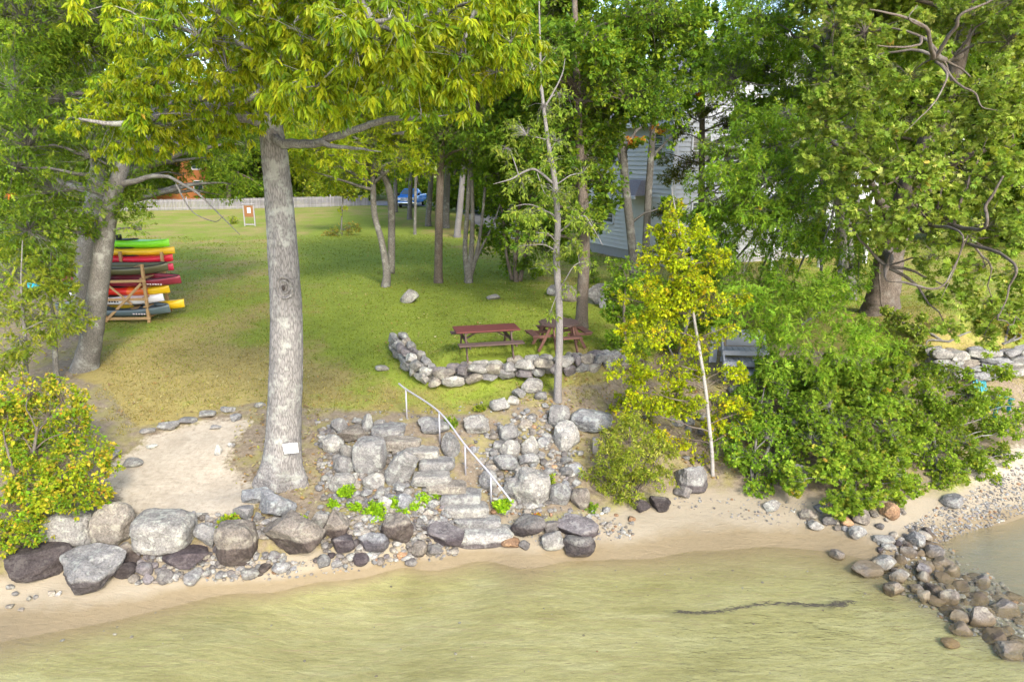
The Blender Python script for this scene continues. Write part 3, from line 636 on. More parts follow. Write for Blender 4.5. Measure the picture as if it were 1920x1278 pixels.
pebbles()

# ================================================================ STONE STEPS, WALLS, HANDRAIL
def steps():
    L = [(728,800,56,32,1.93),(753,823,64,24,1.80),(790,842,62,22,1.66),(819,862,60,22,1.50),(810,889,64,22,1.34),(837,905,66,22,1.18),(864,924,70,28,1.0),(874,948,76,26,.82),(894,970,80,24,.62),(908,997,100,34,.42)]
    base = P(870, 925); root = thing('stone_steps', 'rough granite slab steps climbing from the beach to the lawn', 'steps', base)
    for i, (cx, cy, w, h, z) in enumerate(L):
        p = WZ(cx, cy - h * .1, z); m = mpp(p); sx = w * m / 2; sy = max(.2, h * m * .72)
        V, F = rockV(900 + i, (sx * 1.16, sy * 1.08, .13 if i < 9 else .17), .6, 4, .62)
        V = rotz(V, radians(6 - (i % 3) * 5)); c = np.array(TONE[['grey', 'tan', 'pale', 'grey', 'pale', 'tan', 'grey', 'pale', 'grey', 'white'][i]]) * 1.0
        so = MB().add(V + p - A(0, 0, .13), F, c).build('step', ROCK, root, smooth=False); so['stain_height'] = float(p[2] - .14) if i == 9 else 0.0; CIRC.append((p[0], p[1], sx))
        V, F = rockV(950 + i, (sx * .85, sy * .9, .24), .6, 3, .4)
        MB().add(V + p - A(0, -.12, .42), F, c * .85).build('riser_stone', ROCK, root, smooth=False)
steps()
def stone_wall(name, label, px, h, wid, tones, seed, size=(.17, .32), top0=None):
    pts = [P(a, b) for a, b in px]; r = np.random.default_rng(seed)
    for i, p in enumerate(pts): pts[i] = p
    pts = spline(pts, 80); seg = np.linalg.norm(np.diff(pts[:, :2], axis=0), axis=1); s_ = np.concatenate([[0], np.cumsum(seg)])
    root = thing(name, label, 'wall', pts[40]); T = unit(np.gradient(pts[:, :2], axis=0))
    mb, cap = MB(), MB(); k = 0
    courses = max(2, int(round(h / .22)))
    for row in range(2):
        for cs in range(courses):
            d = 0.0
            while d < s_[-1]:
                a = r.uniform(*size); j = min(79, int(np.searchsorted(s_, d + a))); p = pts[j]; n = A(-T[j, 1], T[j, 0], 0); t = A(T[j, 0], T[j, 1], 0)
                hz = h / courses * .62 * r.uniform(.85, 1.2); off = (row - .5) * wid * .62 + r.uniform(-.03, .03)
                if r.random() < .12: a *= .55
                V, F = rockV(seed * 997 + k, (a, max(.14, wid * .3) * r.uniform(.8, 1.2), hz), r.uniform(.5, 1), 3, .3); k += 1
                V = rotz(V, r.uniform(-.3, .3)); V[:, 2] += 0; V = V[:, :1] * t + V[:, 1:2] * n + V[:, 2:3] * A(0, 0, 1)
                tz_ = (cs + .5) * h / courses * (1 + r.uniform(-.05, .05)) + r.uniform(-.02, .04)
                (cap if cs == courses - 1 else mb).add(V + p + n * off + A(0, 0, tz_), F, np.array(TONE[tones[r.integers(len(tones))]]) * r.uniform(.85, 1.2))
                d += a * 1.75
    mb.build('lower_courses', ROCK, root, smooth=False); cap.build('top_course', ROCK, root, smooth=False); return root
stone_wall('fieldstone_wall', 'low dry fieldstone wall bending round the picnic terrace', [(743,650),(760,672),(785,698),(812,720),(870,716),(950,707),(1040,699),(1160,690)], .46, .5, ['pale','white','grey','pale','tan','purple'], 3)
stone_wall('retaining_wall', 'grey stone retaining wall on the right below the neighbour lawn', [(1735,705),(1800,708),(1870,704),(1960,700)], .8, .5, ['blue','grey','pale','grey','tan'], 4, (.25, .5))
GALV = simple('galvanised_pipe', (.36, .35, .38), .5, .1, 20, .05, .5, .35)
def handrail():
    posts = [((763,784), 56), ((825,832), 62), ((873,889), 58), ((921,943), 56)]
    b = P(*posts[1][0]); root = thing('handrail', 'thin grey pipe handrail on four posts beside the stone steps', 'handrail', b); tops = []
    for (px, py), h in posts:
        p = P(px, py); H = h * mpp(p) / CT; q = p + A(0, 0, H); tops.append(q)
        addt(m := MB(), tube([p - A(0, 0, .15), q], 0.02, 10)); m.build('post', GALV, root)
    a = tops[0] + (tops[0] - tops[1]) * .22 + A(0, 0, .02); d = tops[3] - tops[2]; e = tops[3] + A(d[0] * .75, d[1] * .75, -.42)
    addt(m := MB(), tube(spline([a] + tops + [e], 40), .021, 10)); m.build('rail', GALV, root)
handrail()
# grey stub post by the wide boulder
def stub():
    p = P(1116, 846); m = MB(); m.add(*box(p + A(0, 0, .1), (.14, .14, .5), .015)); o = m.build('stub_post', simple('weathered_wood', (.30, .26, .23), .9, .3, 6, .5, grain=(8, 8, 1)), origin=p)
    tag(o, 'short weathered wooden stub post in front of the wide lichen-covered boulder', 'post')
stub()
# ================================================================ VEGETATION
def tmpl(kind):
    if kind == 'oak':      # lobed: rib + three lobes a side
        V = [(0,0,0),(.40,0,-.02),(.68,0,-.05),(1.05,0,-.14),(.42,.20,.03),(.68,.25,.0),(.97,.16,-.08),(.42,-.20,.03),(.68,-.25,.0),(.97,-.16,-.08)]
        F = [(0,1,4),(1,2,5),(2,3,6),(0,7,1),(1,8,2),(2,9,3)]
    elif kind == 'maple':
        V = [(0,0,0),(.34,0,.0),(1,0,-.1),(.80,.42,-.05),(.28,.50,0),(.80,-.42,-.05),(.28,-.50,0),(.52,.17,0),(.52,-.17,0)]
        F = [(1,8,2),(1,2,7),(1,7,3),(1,3,4),(0,1,4),(1,5,8),(1,6,5),(0,6,1)]
    elif kind == 'lance':
        V = [(0,0,0),(.45,.17,.03),(1,0,-.16),(.45,-.17,.03)]; F = [(0,2,1),(0,3,2)]
    else:                  # oval, folded on the rib
        V = [(0,0,0),(.3,.27,.04),(.7,.24,.02),(1,0,-.08),(.7,-.24,.02),(.3,-.27,.04)]; F = [(0,3,2),(0,2,1),(0,4,3),(0,5,4)]
    return np.array(V, float), np.array(F)
TM = {k: tmpl(k) for k in ('oak', 'maple', 'lance', 'oval')}
PAL = {  # leaf colours with weights
 'oak_gold': [((.205,.22,.014),5),((.15,.185,.014),5),((.27,.265,.025),2.2),((.10,.15,.016),3),((.34,.2,.05),.03)],
 'oak_green': [((.085,.135,.02),5),((.12,.165,.022),4),((.16,.19,.02),2),((.055,.10,.02),3)],
 'bright_green': [((.115,.18,.026),5),((.155,.215,.03),4),((.085,.14,.024),3),((.22,.24,.04),1),((.4,.25,.05),.03)],
 'deep': [((.08,.13,.02),5),((.115,.165,.022),4),((.15,.195,.024),2.5),((.062,.105,.018),3)],
 'left_mix': [((.10,.15,.022),5),((.15,.195,.03),4),((.19,.22,.035),2.5),((.07,.11,.02),3),((.4,.12,.04),.015)],
 'olive': [((.16,.20,.045),5),((.20,.225,.06),4),((.12,.165,.035),4),((.29,.29,.13),1.6),((.28,.20,.07),.15)],
 'shore': [((.14,.19,.03),5),((.18,.22,.035),4),((.11,.16,.025),4),((.24,.23,.05),1.5),((.3,.16,.05),.06)],
 'birch': [((.275,.28,.012),5),((.215,.245,.014),5),((.33,.30,.02),1.8),((.14,.165,.014),3),((.36,.26,.02),.25)],
 'autumn': [((.21,.225,.02),5),((.28,.255,.03),3),((.12,.19,.022),5),((.37,.26,.05),2.4),((.40,.19,.04),.25)],
 'yellowgreen': [((.18,.195,.03),5),((.13,.165,.025),4),((.24,.23,.04),2),((.09,.125,.022),2)],
 'laurel': [((.17,.185,.03),5),((.22,.22,.05),4),((.11,.14,.022),3),((.33,.30,.11),1.5)],
 'willow': [((.15,.185,.04),5),((.19,.21,.055),3),((.11,.15,.03),3)],
 'hemlock': [((.075,.085,.03),5),((.11,.11,.045),3),((.05,.065,.025),3),((.13,.10,.05),1)],
 'lime': [((.135,.205,.03),5),((.175,.235,.035),4),((.105,.165,.025),3.5),((.21,.25,.05),1.5)],
 'weed': [((.19,.29,.02),5),((.25,.33,.03),3),((.15,.23,.02),3)],
 'red': [((.38,.10,.04),4),((.42,.17,.05),3),((.3,.2,.05),3)],
 'rusty': [((.2,.15,.05),4),((.28,.16,.06),2),((.13,.15,.04),5)],
}
PAL = {k: [(tuple(min(.6, x * m) for x, m in zip(col, (1.45, 1.6, .95))), w) for col, w in v] for k, v in PAL.items()}
def leaves(rng, pos, d, L, kind, cols, droop=.25, flat=.9):
    n = len(pos); T, F = TM[kind]; L = np.broadcast_to(L, (n,))
    d = unit(d + A(0, 0, -droop) + rng.normal(size=(n, 3)) * .35)
    nr = A(0, 0, flat) + rng.normal(size=(n, 3)) * .55; side = unit(np.cross(nr, d)); nr = np.cross(d, side)
    L = L * rng.uniform(.65, 1.3, n)
    V = pos[:, None] + L[:, None, None] * (T[None, :, 0:1] * d[:, None] + T[None, :, 1:2] * side[:, None] + T[None, :, 2:3] * nr[:, None])
    Fi = F[None] + (np.arange(n) * len(T))[:, None, None]
    return V.reshape(-1, 3), Fi.reshape(-1, F.shape[1]), np.repeat(cols, len(T), 0)
def foliage(rng, clumps, dens, k, L, kind, pal, droop=.25, gap=.3, zs=.75, shell=2.4, flat=.9, hang=0.0):
    """leaf tufts through ellipsoidal clumps; returns V, F, C, tips, owner"""
    cl = np.asarray(clumps, float); cn = np.maximum(4, (dens * 10.5 * cl[:, 3] ** 2 / (k * L * L)).astype(int)); idx = np.repeat(np.arange(len(cl)), cn); n = len(idx)
    u = unit(rng.normal(size=(n, 3))); rad = rng.random(n) ** (1 / shell) * np.where(rng.random(n) < .12, rng.uniform(1, 1.4, n), 1)
    e = cl[idx, 3:4] * np.array([1, 1, zs]); tip = cl[idx, :3] + u * e * rad[:, None]
    tip = tip + (np.stack([fbm(tip * 1.3, s_, 2) for s_ in (11, 12, 13)], 1) - .5) * cl[idx, 3:4] * 1.7
    keep = fbm(tip / np.maximum(cl[idx, 3:4], .3) * 1.9, 21, 2) > gap; tip, u, idx = tip[keep], u[keep], idx[keep]; n = len(tip)
    pw = np.array([p[1] for p in PAL[pal]], float); pc = np.array([p[0] for p in PAL[pal]])
    f = fbm(tip * .8, 31, 2) * 1.5 - .25 + rng.normal(size=n) * .22; order = np.argsort(-pc.sum(1)); cw = np.cumsum(pw[order]) / pw.sum()
    ci = order[np.clip(np.searchsorted(cw, np.where(rng.random(n) < .5, np.clip(f, .12, .97), rng.random(n))), 0, len(pc) - 1)]
    m = n * k; ti = np.repeat(np.arange(n), k)
    out = unit(u[ti] * .8 + rng.normal(size=(m, 3)) * .8 + A(0, 0, .1))
    pos = tip[ti] + out * L * .25
    c = pc[ci[ti]]; alt = rng.random(m) < .3; c[alt] = pc[rng.choice(len(pc), alt.sum(), p=pw / pw.sum())]
    cj = rng.uniform(.82, 1.2, (len(cl), 1)); c = c * rng.uniform(.75, 1.25, (m, 1)) * rng.uniform(.92, 1.08, (m, 3)) * cj[idx[ti]]; L = L * rng.uniform(.82, 1.2, len(cl))[idx[ti]] * rng.choice([.7, 1, 1.15], m)
    V, F, C = leaves(rng, pos, out, L, kind, c, droop, flat)
    return V, F, C, tip, idx
def bez(a, b, rng, sag=.15, n=9, up=.35):
    L = np.linalg.norm(b - a); mid = (a + b) / 2 + A(0, 0, up * L * .4) + rng.normal(size=3) * L * sag * .5
    t = np.linspace(0, 1, n)[:, None]; p = (1 - t) ** 2 * a + 2 * t * (1 - t) * mid + t * t * b
    return p + (np.stack([fbm(p * 2.1, s_, 2) for s_ in (41, 42, 43)], 1) - .5) * min(L, 2.5) * sag * np.sin(t * pi)
def px(Y, *pts):
    """trunk given as photo pixels at world depth Y: rows x, y, z, radius"""
    return np.array([[*W(p[0], p[1], Y + (p[3] if len(p) > 3 else 0)), p[2]] for p in pts])
def cl(*rows): return np.array([[*W(r[0], r[1], r[2]), r[3]] for r in rows])
def tree(name, label, cat, trunk, clumps, bark, pal, kind='oval', L=.13, dens=60, k=6, seed=1, droop=.25, gap=.3, zs=.75, limbs=(), twigs=.35, group=None, cov=3.2,
         rl=.05, sides=14, rough=.06, extra_trunks=(), shell=1.9, flat=.9, attach=(.25, .97), bare=0, hang=0., trunk_n=40, extra=(), brmat=None, spray=0, n0=0):
    rng = np.random.default_rng(seed * 7919 + 13); tr = np.asarray(trunk, float); base = tr[0, :3].copy(); base[2] = tz(base[0], base[1])
    tr = tr.copy(); tr[0, 2] = base[2] - .12
    root = thing(name, label, cat, base, group=group)
    sp = spline(tr, trunk_n); sp[:, 3] = np.maximum(sp[:, 3], .004); mb = MB(); addt(mb, tube(sp[:, :3], sp[:, 3], sides, rough=rough, seed=seed))
    mb.build('trunk', bark, root)
    for et in extra_trunks:
        e = spline(et, 30); addt(m := MB(), tube(e[:, :3], np.maximum(e[:, 3], .004), 10, rough=rough, seed=seed + 5)); m.build('trunk', bark, root)
    allt = np.vstack([sp] + [spline(e, 30) for e in extra_trunks]); br = MB()
    for lb in limbs:
        s_ = spline(lb, 26); s_[:, :3] += (np.stack([fbm(s_[:, :3] * 3, q, 2) for q in (51, 52, 53)], 1) - .5) * s_[:, 3:4] * 2.5
        addt(br, tube(s_[:, :3], np.maximum(s_[:, 3], .004), 8, rough=.1, seed=seed)); allt = np.vstack([allt, s_])
    if clumps is not None and len(clumps):
        zlo, zhi = sp[0, 2] + attach[0] * (sp[-1, 2] - sp[0, 2]), sp[0, 2] + attach[1] * (sp[-1, 2] - sp[0, 2])
        cand = allt[(allt[:, 2] >= zlo)]
        if not len(cand): cand = allt
        n0_ = n0 or len(clumps)
        if spray: clumps = sprays(clumps, seed, spray)
        V, F, C, tip, idx = foliage(rng, clumps, cov, k, L, kind, pal, droop, gap, zs, shell, flat, hang)
        for ex in extra:   # second leaf kind in named clumps
            V2, F2, C2, t2, i2 = foliage(rng, ex[0], ex[2], k, L, kind, ex[1], droop, gap, zs); F = np.vstack([F, F2 + len(V)]); V = np.vstack([V, V2]); C = np.vstack([C, C2])
        MB().add(V, F, C).build('crown', LEAF, root, smooth=False)
        ends = np.zeros((len(clumps), 3))
        for j, c in enumerate(clumps):
            if j >= n0_:
                b = c[:3]; p = bez(ends[(j - n0_) % n0_], b, rng, n=5); addt(br, tube(p, np.linspace(max(.006, rl * .22), max(.004, rl * .1), len(p)), 5, cap=False)); ends[j] = b; continue
            dd = np.linalg.norm(cand[:, :3] - c[:3], axis=1) + 1.3 * np.maximum(0, cand[:, 2] - c[2] + .2 * np.hypot(cand[:, 0] - c[0], cand[:, 1] - c[1]))
            a = cand[np.argmin(dd)]; b = c[:3] + rng.normal(size=3) * c[3] * .15; p = bez(a[:3], b, rng); r0 = min(a[3] * .7, rl * (.5 + .5 * np.linalg.norm(b - a[:3])))
            addt(br, tube(p, np.linspace(max(r0, .012), max(.008, rl * .22), len(p)), 6, cap=False)); ends[j] = b
        sel = np.nonzero(rng.random(len(tip)) < twigs)[0]
        if len(sel):
            a = ends[idx[sel]]; b = tip[sel]; mdl = (a + b) / 2 + rng.normal(size=a.shape) * .08 * np.linalg.norm(b - a, axis=1, keepdims=True) + A(0, 0, .06)
            w = max(.0035, rl * .09); dr = unit(b - a); s1 = unit(np.cross(dr, A(.3, .2, 1))); s2 = np.cross(dr, s1)
            an = np.array([0, 2.1, 4.2]); ring = s1[:, None] * np.cos(an)[None, :, None] + s2[:, None] * np.sin(an)[None, :, None]
            Vt = np.concatenate([a[:, None] + ring * w * 1.6, mdl[:, None] + ring * w, b[:, None] + ring * w * .35], 1); nn = len(sel)
            q = np.array([[i + j, i + (j + 1) % 3, i + 3 + (j + 1) % 3, i + 3 + j] for i in (0, 3) for j in range(3)])
            br.add(Vt.reshape(-1, 3), (q[None] + (np.arange(nn) * 9)[:, None, None]).reshape(-1, 4))
    if br.n: br.build('branches', brmat or bark, root)
    return root
def sprays(cl_, seed, n=2, k=.36):
    rng = np.random.default_rng(seed); cl_ = np.asarray(cl_, float); o = [np.concatenate([cl_[:, :3], cl_[:, 3:4] * .88], 1)]
    for _ in range(n):
        u = unit(rng.normal(size=(len(cl_), 3)) + A(0, -.25, .25)); o.append(np.concatenate([cl_[:, :3] + u * cl_[:, 3:4] * rng.uniform(.85, 1.35, (len(cl_), 1)) * [1, 1, .9], cl_[:, 3:4] * k * rng.uniform(.6, 1.2, (len(cl_), 1))], 1))
    return np.vstack(o)
def blob(c, r, n, cr, seed, flatz=1.0, low=-.9):
    """clump centres over an ellipsoidal crown (centre, radii)"""
    rng = np.random.default_rng(seed); u = unit(rng.normal(size=(n, 3))); u[:, 2] = np.maximum(u[:, 2], low)
    p = np.asarray(c) + u * np.asarray(r) * (rng.random((n, 1)) ** .4) * .9
    return np.concatenate([p, cr * rng.uniform(.7, 1.25, (n, 1))], 1)

# ---------------------------------------------------------------- the big oak with the paper sign
OB = P(530, 896); OY = OB[1]
otr = px(OY, (527,904,.54),(528,884,.47),(530,850,.385),(533,780,.345),(536,700,.335),(537,600,.31),(532,500,.29),(525,400,.265),(516,300,.24),(508,240,.22),(500,150,.22),(505,0,.2),(500,-250,.14),(505,-600,.05))
ocl = cl((150,225,12.5,.65),(215,245,12.5,.75),(300,235,12.3,.8),(265,275,13,.55),(380,200,12,.8),(335,140,12,.85),(270,55,11.5,.75),(300,-25,11.5,1),(400,60,11,.9),(455,135,11.3,.75),(440,0,10.5,1),(520,118,10.5,.6),(505,40,10,.8),
  (585,150,9.8,.5),(630,178,10,.42),(545,185,10.4,.35),(600,70,9.5,.75),(680,90,9.5,.75),(700,140,10,.55),(760,60,9.5,.85),(780,130,10,.65),(850,90,10,.8),(870,150,10.3,.5),(930,120,10.8,.6),(945,50,11,.75),(900,10,10.5,.9),(800,-20,10,1),(680,-10,9.5,1),(560,-30,9.5,1),
  (420,150,14,1),(560,100,14.3,1),(700,60,14,1.1),(850,40,14,1.1),(455,215,13.6,.55),(400,240,13.5,.6),(640,120,13,.8),(760,120,13,.8),(500,170,12.5,.6),(240,180,13.5,.6),(345,250,13,.55),(620,200,14.5,.7),(720,200,14,.6),(820,180,13.5,.6),(560,60,12,.8),(640,20,11.5,.9),(720,90,11.5,.7),(820,60,11.5,.8),(900,80,11.8,.7),(470,70,12.5,.8),(380,110,12.8,.7),(960,100,11.8,.6),(890,120,11.5,.6))
up = blob((OB[0], OY - 1.2, 14.2), (5.6, 4.6, 4.0), 30, 1.2, 3, low=-.25); up = up[up[:, 2] > 12.2]
olimbs = [px(OY,(506,262,.10),(560,268,.08,-.6),(620,258,.07,-1.2),(665,243,.06,-1.7),(720,226,.05,-2.1),(786,221,.03,-2.5),(840,215,.006,-2.7)),
  px(OY,(590,263,.05,-1.0),(620,272,.04,-1.4),(680,280,.02,-2.0),(715,284,.006,-2.2)), px(OY,(500,160,.14),(580,175,.08,-1.5),(710,176,.06,-2.5),(800,160,.04,-3.2),(890,140,.01,-3.7)),
  px(OY,(505,230,.12),(440,215,.10,-1),(360,205,.08,-1.8),(250,230,.05,-2.2),(150,225,.02,-2.4)), px(OY,(503,130,.13),(450,90,.1,-2),(380,50,.07,-3)), px(OY,(505,60,.14),(560,20,.1,-3),(640,-30,.08,-4.5),(700,40,.05,-5)),
  px(OY,(735,253,.008,-1.9),(760,248,.03,-2.1),(790,240,.006,-2.3)), px(OY,(505,20,.14),(620,-60,.11,-3),(800,-60,.08,-4),(900,0,.05,-4))]
tree('oak_tree', 'big foreground oak with a thick straight grey trunk and golden green drooping leaves', 'tree', otr, ocl, BARK_OAK, 'oak_gold', 'lance', .12, 78, 24, 1, spray=1, cov=4.8, droop=1.3, gap=.34, zs=.8, limbs=olimbs, rl=.045, sides=96, rough=.035, trunk_n=260, shell=1.9, flat=.5,
     extra=((up, 'oak_gold', 1.6),), attach=(.55, .98))
# bark relief of the oak trunk is real: push the vertices out along ridges
def oak_relief():
    o = [c for c in bpy.data.objects if c.name.startswith('trunk')][0]; me = o.data; n = len(me.vertices)
    co = np.empty(n * 3, np.float32); me.vertices.foreach_get('co', co); co = co.reshape(-1, 3).astype(float); nr = np.empty(n * 3, np.float32); me.vertices.foreach_get('normal', nr); nr = nr.reshape(-1, 3)
    a = np.arctan2(nr[:, 1], nr[:, 0]); q = np.stack([np.cos(a) * 5, np.sin(a) * 5, co[:, 2] * 1.3], 1)
    h = 1 - np.abs(fbm(q * 1.5, 61, 3) - .5) * 4; flare = np.exp(-np.maximum(co[:, 2], 0) / .35) * (np.cos(a * 5 + 1) * .07 + np.cos(a * 3) * .04)
    co += nr * (h * .016 + flare)[:, None]; me.vertices.foreach_set('co', co.astype(np.float32).ravel()); me.update()
oak_relief()
oak_root = [o for o in bpy.data.objects if o.name == 'oak_tree'][0]
def oak_details():
    # healed knot: rings of bark round a dark hollow, low on the trunk front
    c = W(531, 540, OY - .375); mb = MB(); t = np.linspace(0, 2 * pi, 33)
    for R_, r in ((.175, .032), (.10, .022)):
        p = np.stack([c[0] + np.cos(t) * R_ * .85, c[1] + .05 - .03 * (R_ < .1) + 0 * t + np.abs(np.cos(t)) * .045 * (R_ / .17), c[2] + np.sin(t) * R_ * 1.25], 1)
        addt(mb, tube(p + A(.012, 0, .02) * (R_ < .12), r, 8, rough=.75, seed=int(R_ * 100)))
    mb.build('knot_scar', BARK_OAK, oak_root)
    V, F = rockV(5, (.035, .03, .06), .2, 3); MB().add(V + c + A(0, -.005, 0), F).build('knot_hollow', simple('hollow_wood', (.05, .04, .035), .95), oak_root)
    # paper sign: faint, unreadable lines
    p = W(545, 840, OY - .425); s_ = MB(); s_.add(*box((0, 0, 0), (.30, .012, .23), .002)); white = simple('sign_paper', (.8, .8, .78), .6, .04, 3, .05)
    sg = thing('paper_sign', 'small white rectangular sign fixed low on the big oak trunk', 'sign', p, radians(5)); s_.build('panel', white, sg, local=True)
    ink = simple('faded_ink', (.62, .60, .60), .7, .05)
    for i, w in enumerate((.2, .23, .17, .21, .12)):
        MB().add(*box(((-.115 + w / 2), -.008, .07 - i * .032), (w, .003, .009), 0)).build('text_line', ink, sg, local=True)
    sg.rotation_euler = (radians(4), radians(-4), radians(6))
oak_details()

# ---------------------------------------------------------------- left side
b = P(160, 690); Y = b[1]
tree('lichen_oak', 'tall leaning tree with a lichen-spotted trunk in front of the kayak rack', 'tree',
     px(Y,(158,696,.40),(163,672,.33),(172,630,.29),(182,560,.265),(192,480,.25),(203,400,.23),(220,340,.2),(238,270,.18,.3),(252,150,.15,.5),(250,0,.12,.6),(240,-250,.05,.6)),
     np.vstack([cl((60,40,18,1.3),(130,90,18.5,1.2),(40,140,17.5,1.2),(110,180,18,1.1),(190,60,19,1.1),(60,240,17.5,1.1),(150,300,18.5,.9),(240,130,20,.6),(20,320,17.5,1.1),(90,350,18,1.0),(215,200,20.5,.7),(280,180,20,.7),(255,300,20.5,.55),
        (240,375,19.5,.6),(262,425,19.3,.4),(225,345,19.6,.6),(60,430,17.8,1),(120,410,18.6,.8),(0,0,18,1.5),(170,-30,19,1.5),(290,10,20,1),(175,250,19,.7),(200,130,19,.6),(110,20,18.2,1.2)), blob((b[0], Y, 15.5), (4.5, 4.5, 3.5), 22, 1.5, 8, low=-.2)]),
     BARK_GREY, 'left_mix', 'oak', .125, 62, 7, 2, droop=.35, gap=.33, rl=.05, sides=28, rough=.09, trunk_n=90,
     limbs=[px(Y,(215,350,.10),(300,330,.05,-.2),(350,350,.035,-.5),(385,375,.025,-.8),(450,440,.008,-1.2)), px(Y,(330,345,.03,-.4),(360,395,.015,-.6),(400,415,.012,-.8),(420,405,.006,-.9))])
Y2 = P(150, 610)[1]
tree('shade_oak', 'dark-trunked tree standing right behind the leaning lichen-spotted one', 'tree', px(Y2,(150,612,.34),(155,540,.31),(163,460,.29),(176,380,.27),(186,300,.25),(184,150,.18),(178,-50,.13),(170,-300,.05)),
     np.vstack([cl((150,40,26,1.4),(60,100,26,1.6),(200,180,26.5,1.0),(270,220,27,1.0),(120,230,25,1.4),(40,300,25,1.3),(150,370,25,1.0),(60,420,24.5,1.2),(275,330,26,.7),(330,300,27,.8),(340,200,27.5,.9),(300,90,27,.8),(20,20,25,1.6),(110,330,25,1.2),(20,210,25,1.4),(350,275,27,.9),(400,310,27,.8),(445,345,27.5,.55),(300,350,26.5,.5),(380,250,28,1),(460,280,28,.8),(340,330,27,.5),(420,365,27.5,.4),(390,345,27,.5),(480,240,28,.7)), blob((W(180,-100,Y2)), (5, 4, 3), 14, 1.7, 9)]),
     BARK_GREY, 'left_mix', 'oak', .14, 45, 7, 3, droop=.3, gap=.32, rl=.05)
for i, (x, y, r, ph, lab, cls) in enumerate([
   (52,752,.065,600,'thin bare-stemmed young tree nearest the orange-tinged shrub',((30,590,0,.6),(70,560,.3,.55),(110,600,.1,.5),(50,640,-.3,.5),(15,520,.2,.7),(90,520,.5,.6),(20,660,-.2,.5),(120,550,.6,.45),(140,590,.7,.35))),
   (106,718,.08,610,'young tree with a grey stem between the leaning oak and the orange-tinged shrub',((100,620,-.2,.4),(80,480,.4,.6),(120,490,.5,.5),(40,470,.8,.7),(135,620,.3,.3),(60,600,.2,.4)))]):
    bb = P(x, y); Yb = bb[1]
    tree('young_oak', lab, 'tree', px(Yb,(x,y,r),(x-3,y-60,r*.85),(x-5,y-120,r*.7),(x-12,ph-60,r*.4),(x-10,ph-150,.01)), cl(*[(q[0],q[1],Yb+q[2],q[3]) for q in cls]), BARK_GREY, 'yellowgreen', 'oak', .13, 85, 7, 20+i, droop=.3, gap=.32, rl=.02, twigs=.6)
sb = P(70, 985); Y = sb[1]
tree('orange_tinged_shrub', 'spreading shrub turning yellow and orange at the left edge of the shore', 'shrub', px(Y,(60,1000,.06),(62,950,.05),(60,880,.04),(70,800,.02)),
     cl((40,800,Y+.8,.6),(100,790,Y+.9,.55),(150,800,Y+.8,.45),(20,880,Y,.65),(80,860,Y+.1,.6),(140,870,Y,.55),(180,850,Y+.2,.35),(30,950,Y-.4,.55),(90,930,Y-.3,.5),(145,930,Y-.2,.35),(190,930,Y+.1,.22),(20,1010,Y-.6,.4),(70,1000,Y-.5,.35),(60,740,Y+1.2,.45),(120,750,Y+1.3,.4),(10,760,Y+1,.5),(170,905,Y,.3),(195,880,Y+.3,.22),(130,985,Y-.2,.2)),
     BARK_BROWN, 'autumn', 'oval', .068, 230, 7, 5, cov=3.2, spray=4, droop=.3, gap=.4, zs=.85, rl=.018, twigs=.5, extra_trunks=[px(Y,(60,1000,.05),(100,920,.04,-.1),(140,860,.02,-.1)), px(Y,(60,1000,.05),(30,900,.035,-.2),(10,830,.02,-.2))], attach=(0.1,1))

# ---------------------------------------------------------------- row of trees along the right of the lawn
def rowtree(name, label, bpx, pts, bark, pal, clumps, seed, **kw):
    bb = P(*bpx); Yb = bb[1]
    return tree(name, label, 'tree', px(Yb, *pts), clumps(Yb), bark, pal, seed=seed, **kw)
rowtree('lawn_oak', 'slim oak with two stems splitting at the ground behind the lone lawn boulder', (722,537), [(722,540,.2),(725,510,.16),(715,450,.13),(702,400,.12),(700,330,.11),(705,200,.09),(700,0,.03)], BARK_GREY, 'oak_gold',
    lambda Y: np.vstack([cl((600,250,Y-2,1),(680,270,Y-1,1.0),(640,210,Y-1,1.2),(720,230,Y-1,1.2),(580,310,Y,.6),(650,330,Y,.55),(760,270,Y,1),(700,150,Y,1.5),(600,120,Y,1.5),(800,160,Y,1.5),(600,270,Y-3,.8),(570,320,Y-2,.6),(650,290,Y-3,.7),(690,310,Y-1,.6),(620,340,Y-1,.4),(750,300,Y-2,.7),(800,310,Y-2,.6),(560,270,Y-3,.6)), blob(W(700,0,Y),(4,4,3),12,1.6,4)]), 31, kind='oak', L=.14, dens=44, k=7, rl=.05, gap=.3,
    extra_trunks=[px(P(722,537)[1],(733,512,.17,.8),(734,460,.155,.8),(734,390,.15,.8),(728,350,.14,.8),(715,320,.12,.6),(706,290,.1,.5),(690,220,.08,.5))])
rowtree('lawn_oak', 'straight single-stemmed tree in the lawn left of the many-stemmed one', (822,530), [(822,532,.22),(822,500,.175),(823,420,.165),(825,350,.155),(828,250,.14),(830,100,.1),(830,-100,.04)], BARK_BROWN, 'oak_green',
    lambda Y: np.vstack([cl((780,280,Y-1,1),(840,250,Y-1,1.2),(900,270,Y-1,1),(760,310,Y,.8),(870,300,Y,.7),(820,180,Y-1,1.5),(920,190,Y-1,1.3),(740,180,Y,1.4)), blob(W(830,30,Y),(4,4,3.5),14,1.6,5)]), 32, kind='oak', L=.14, dens=44, k=7, rl=.05, gap=.3)
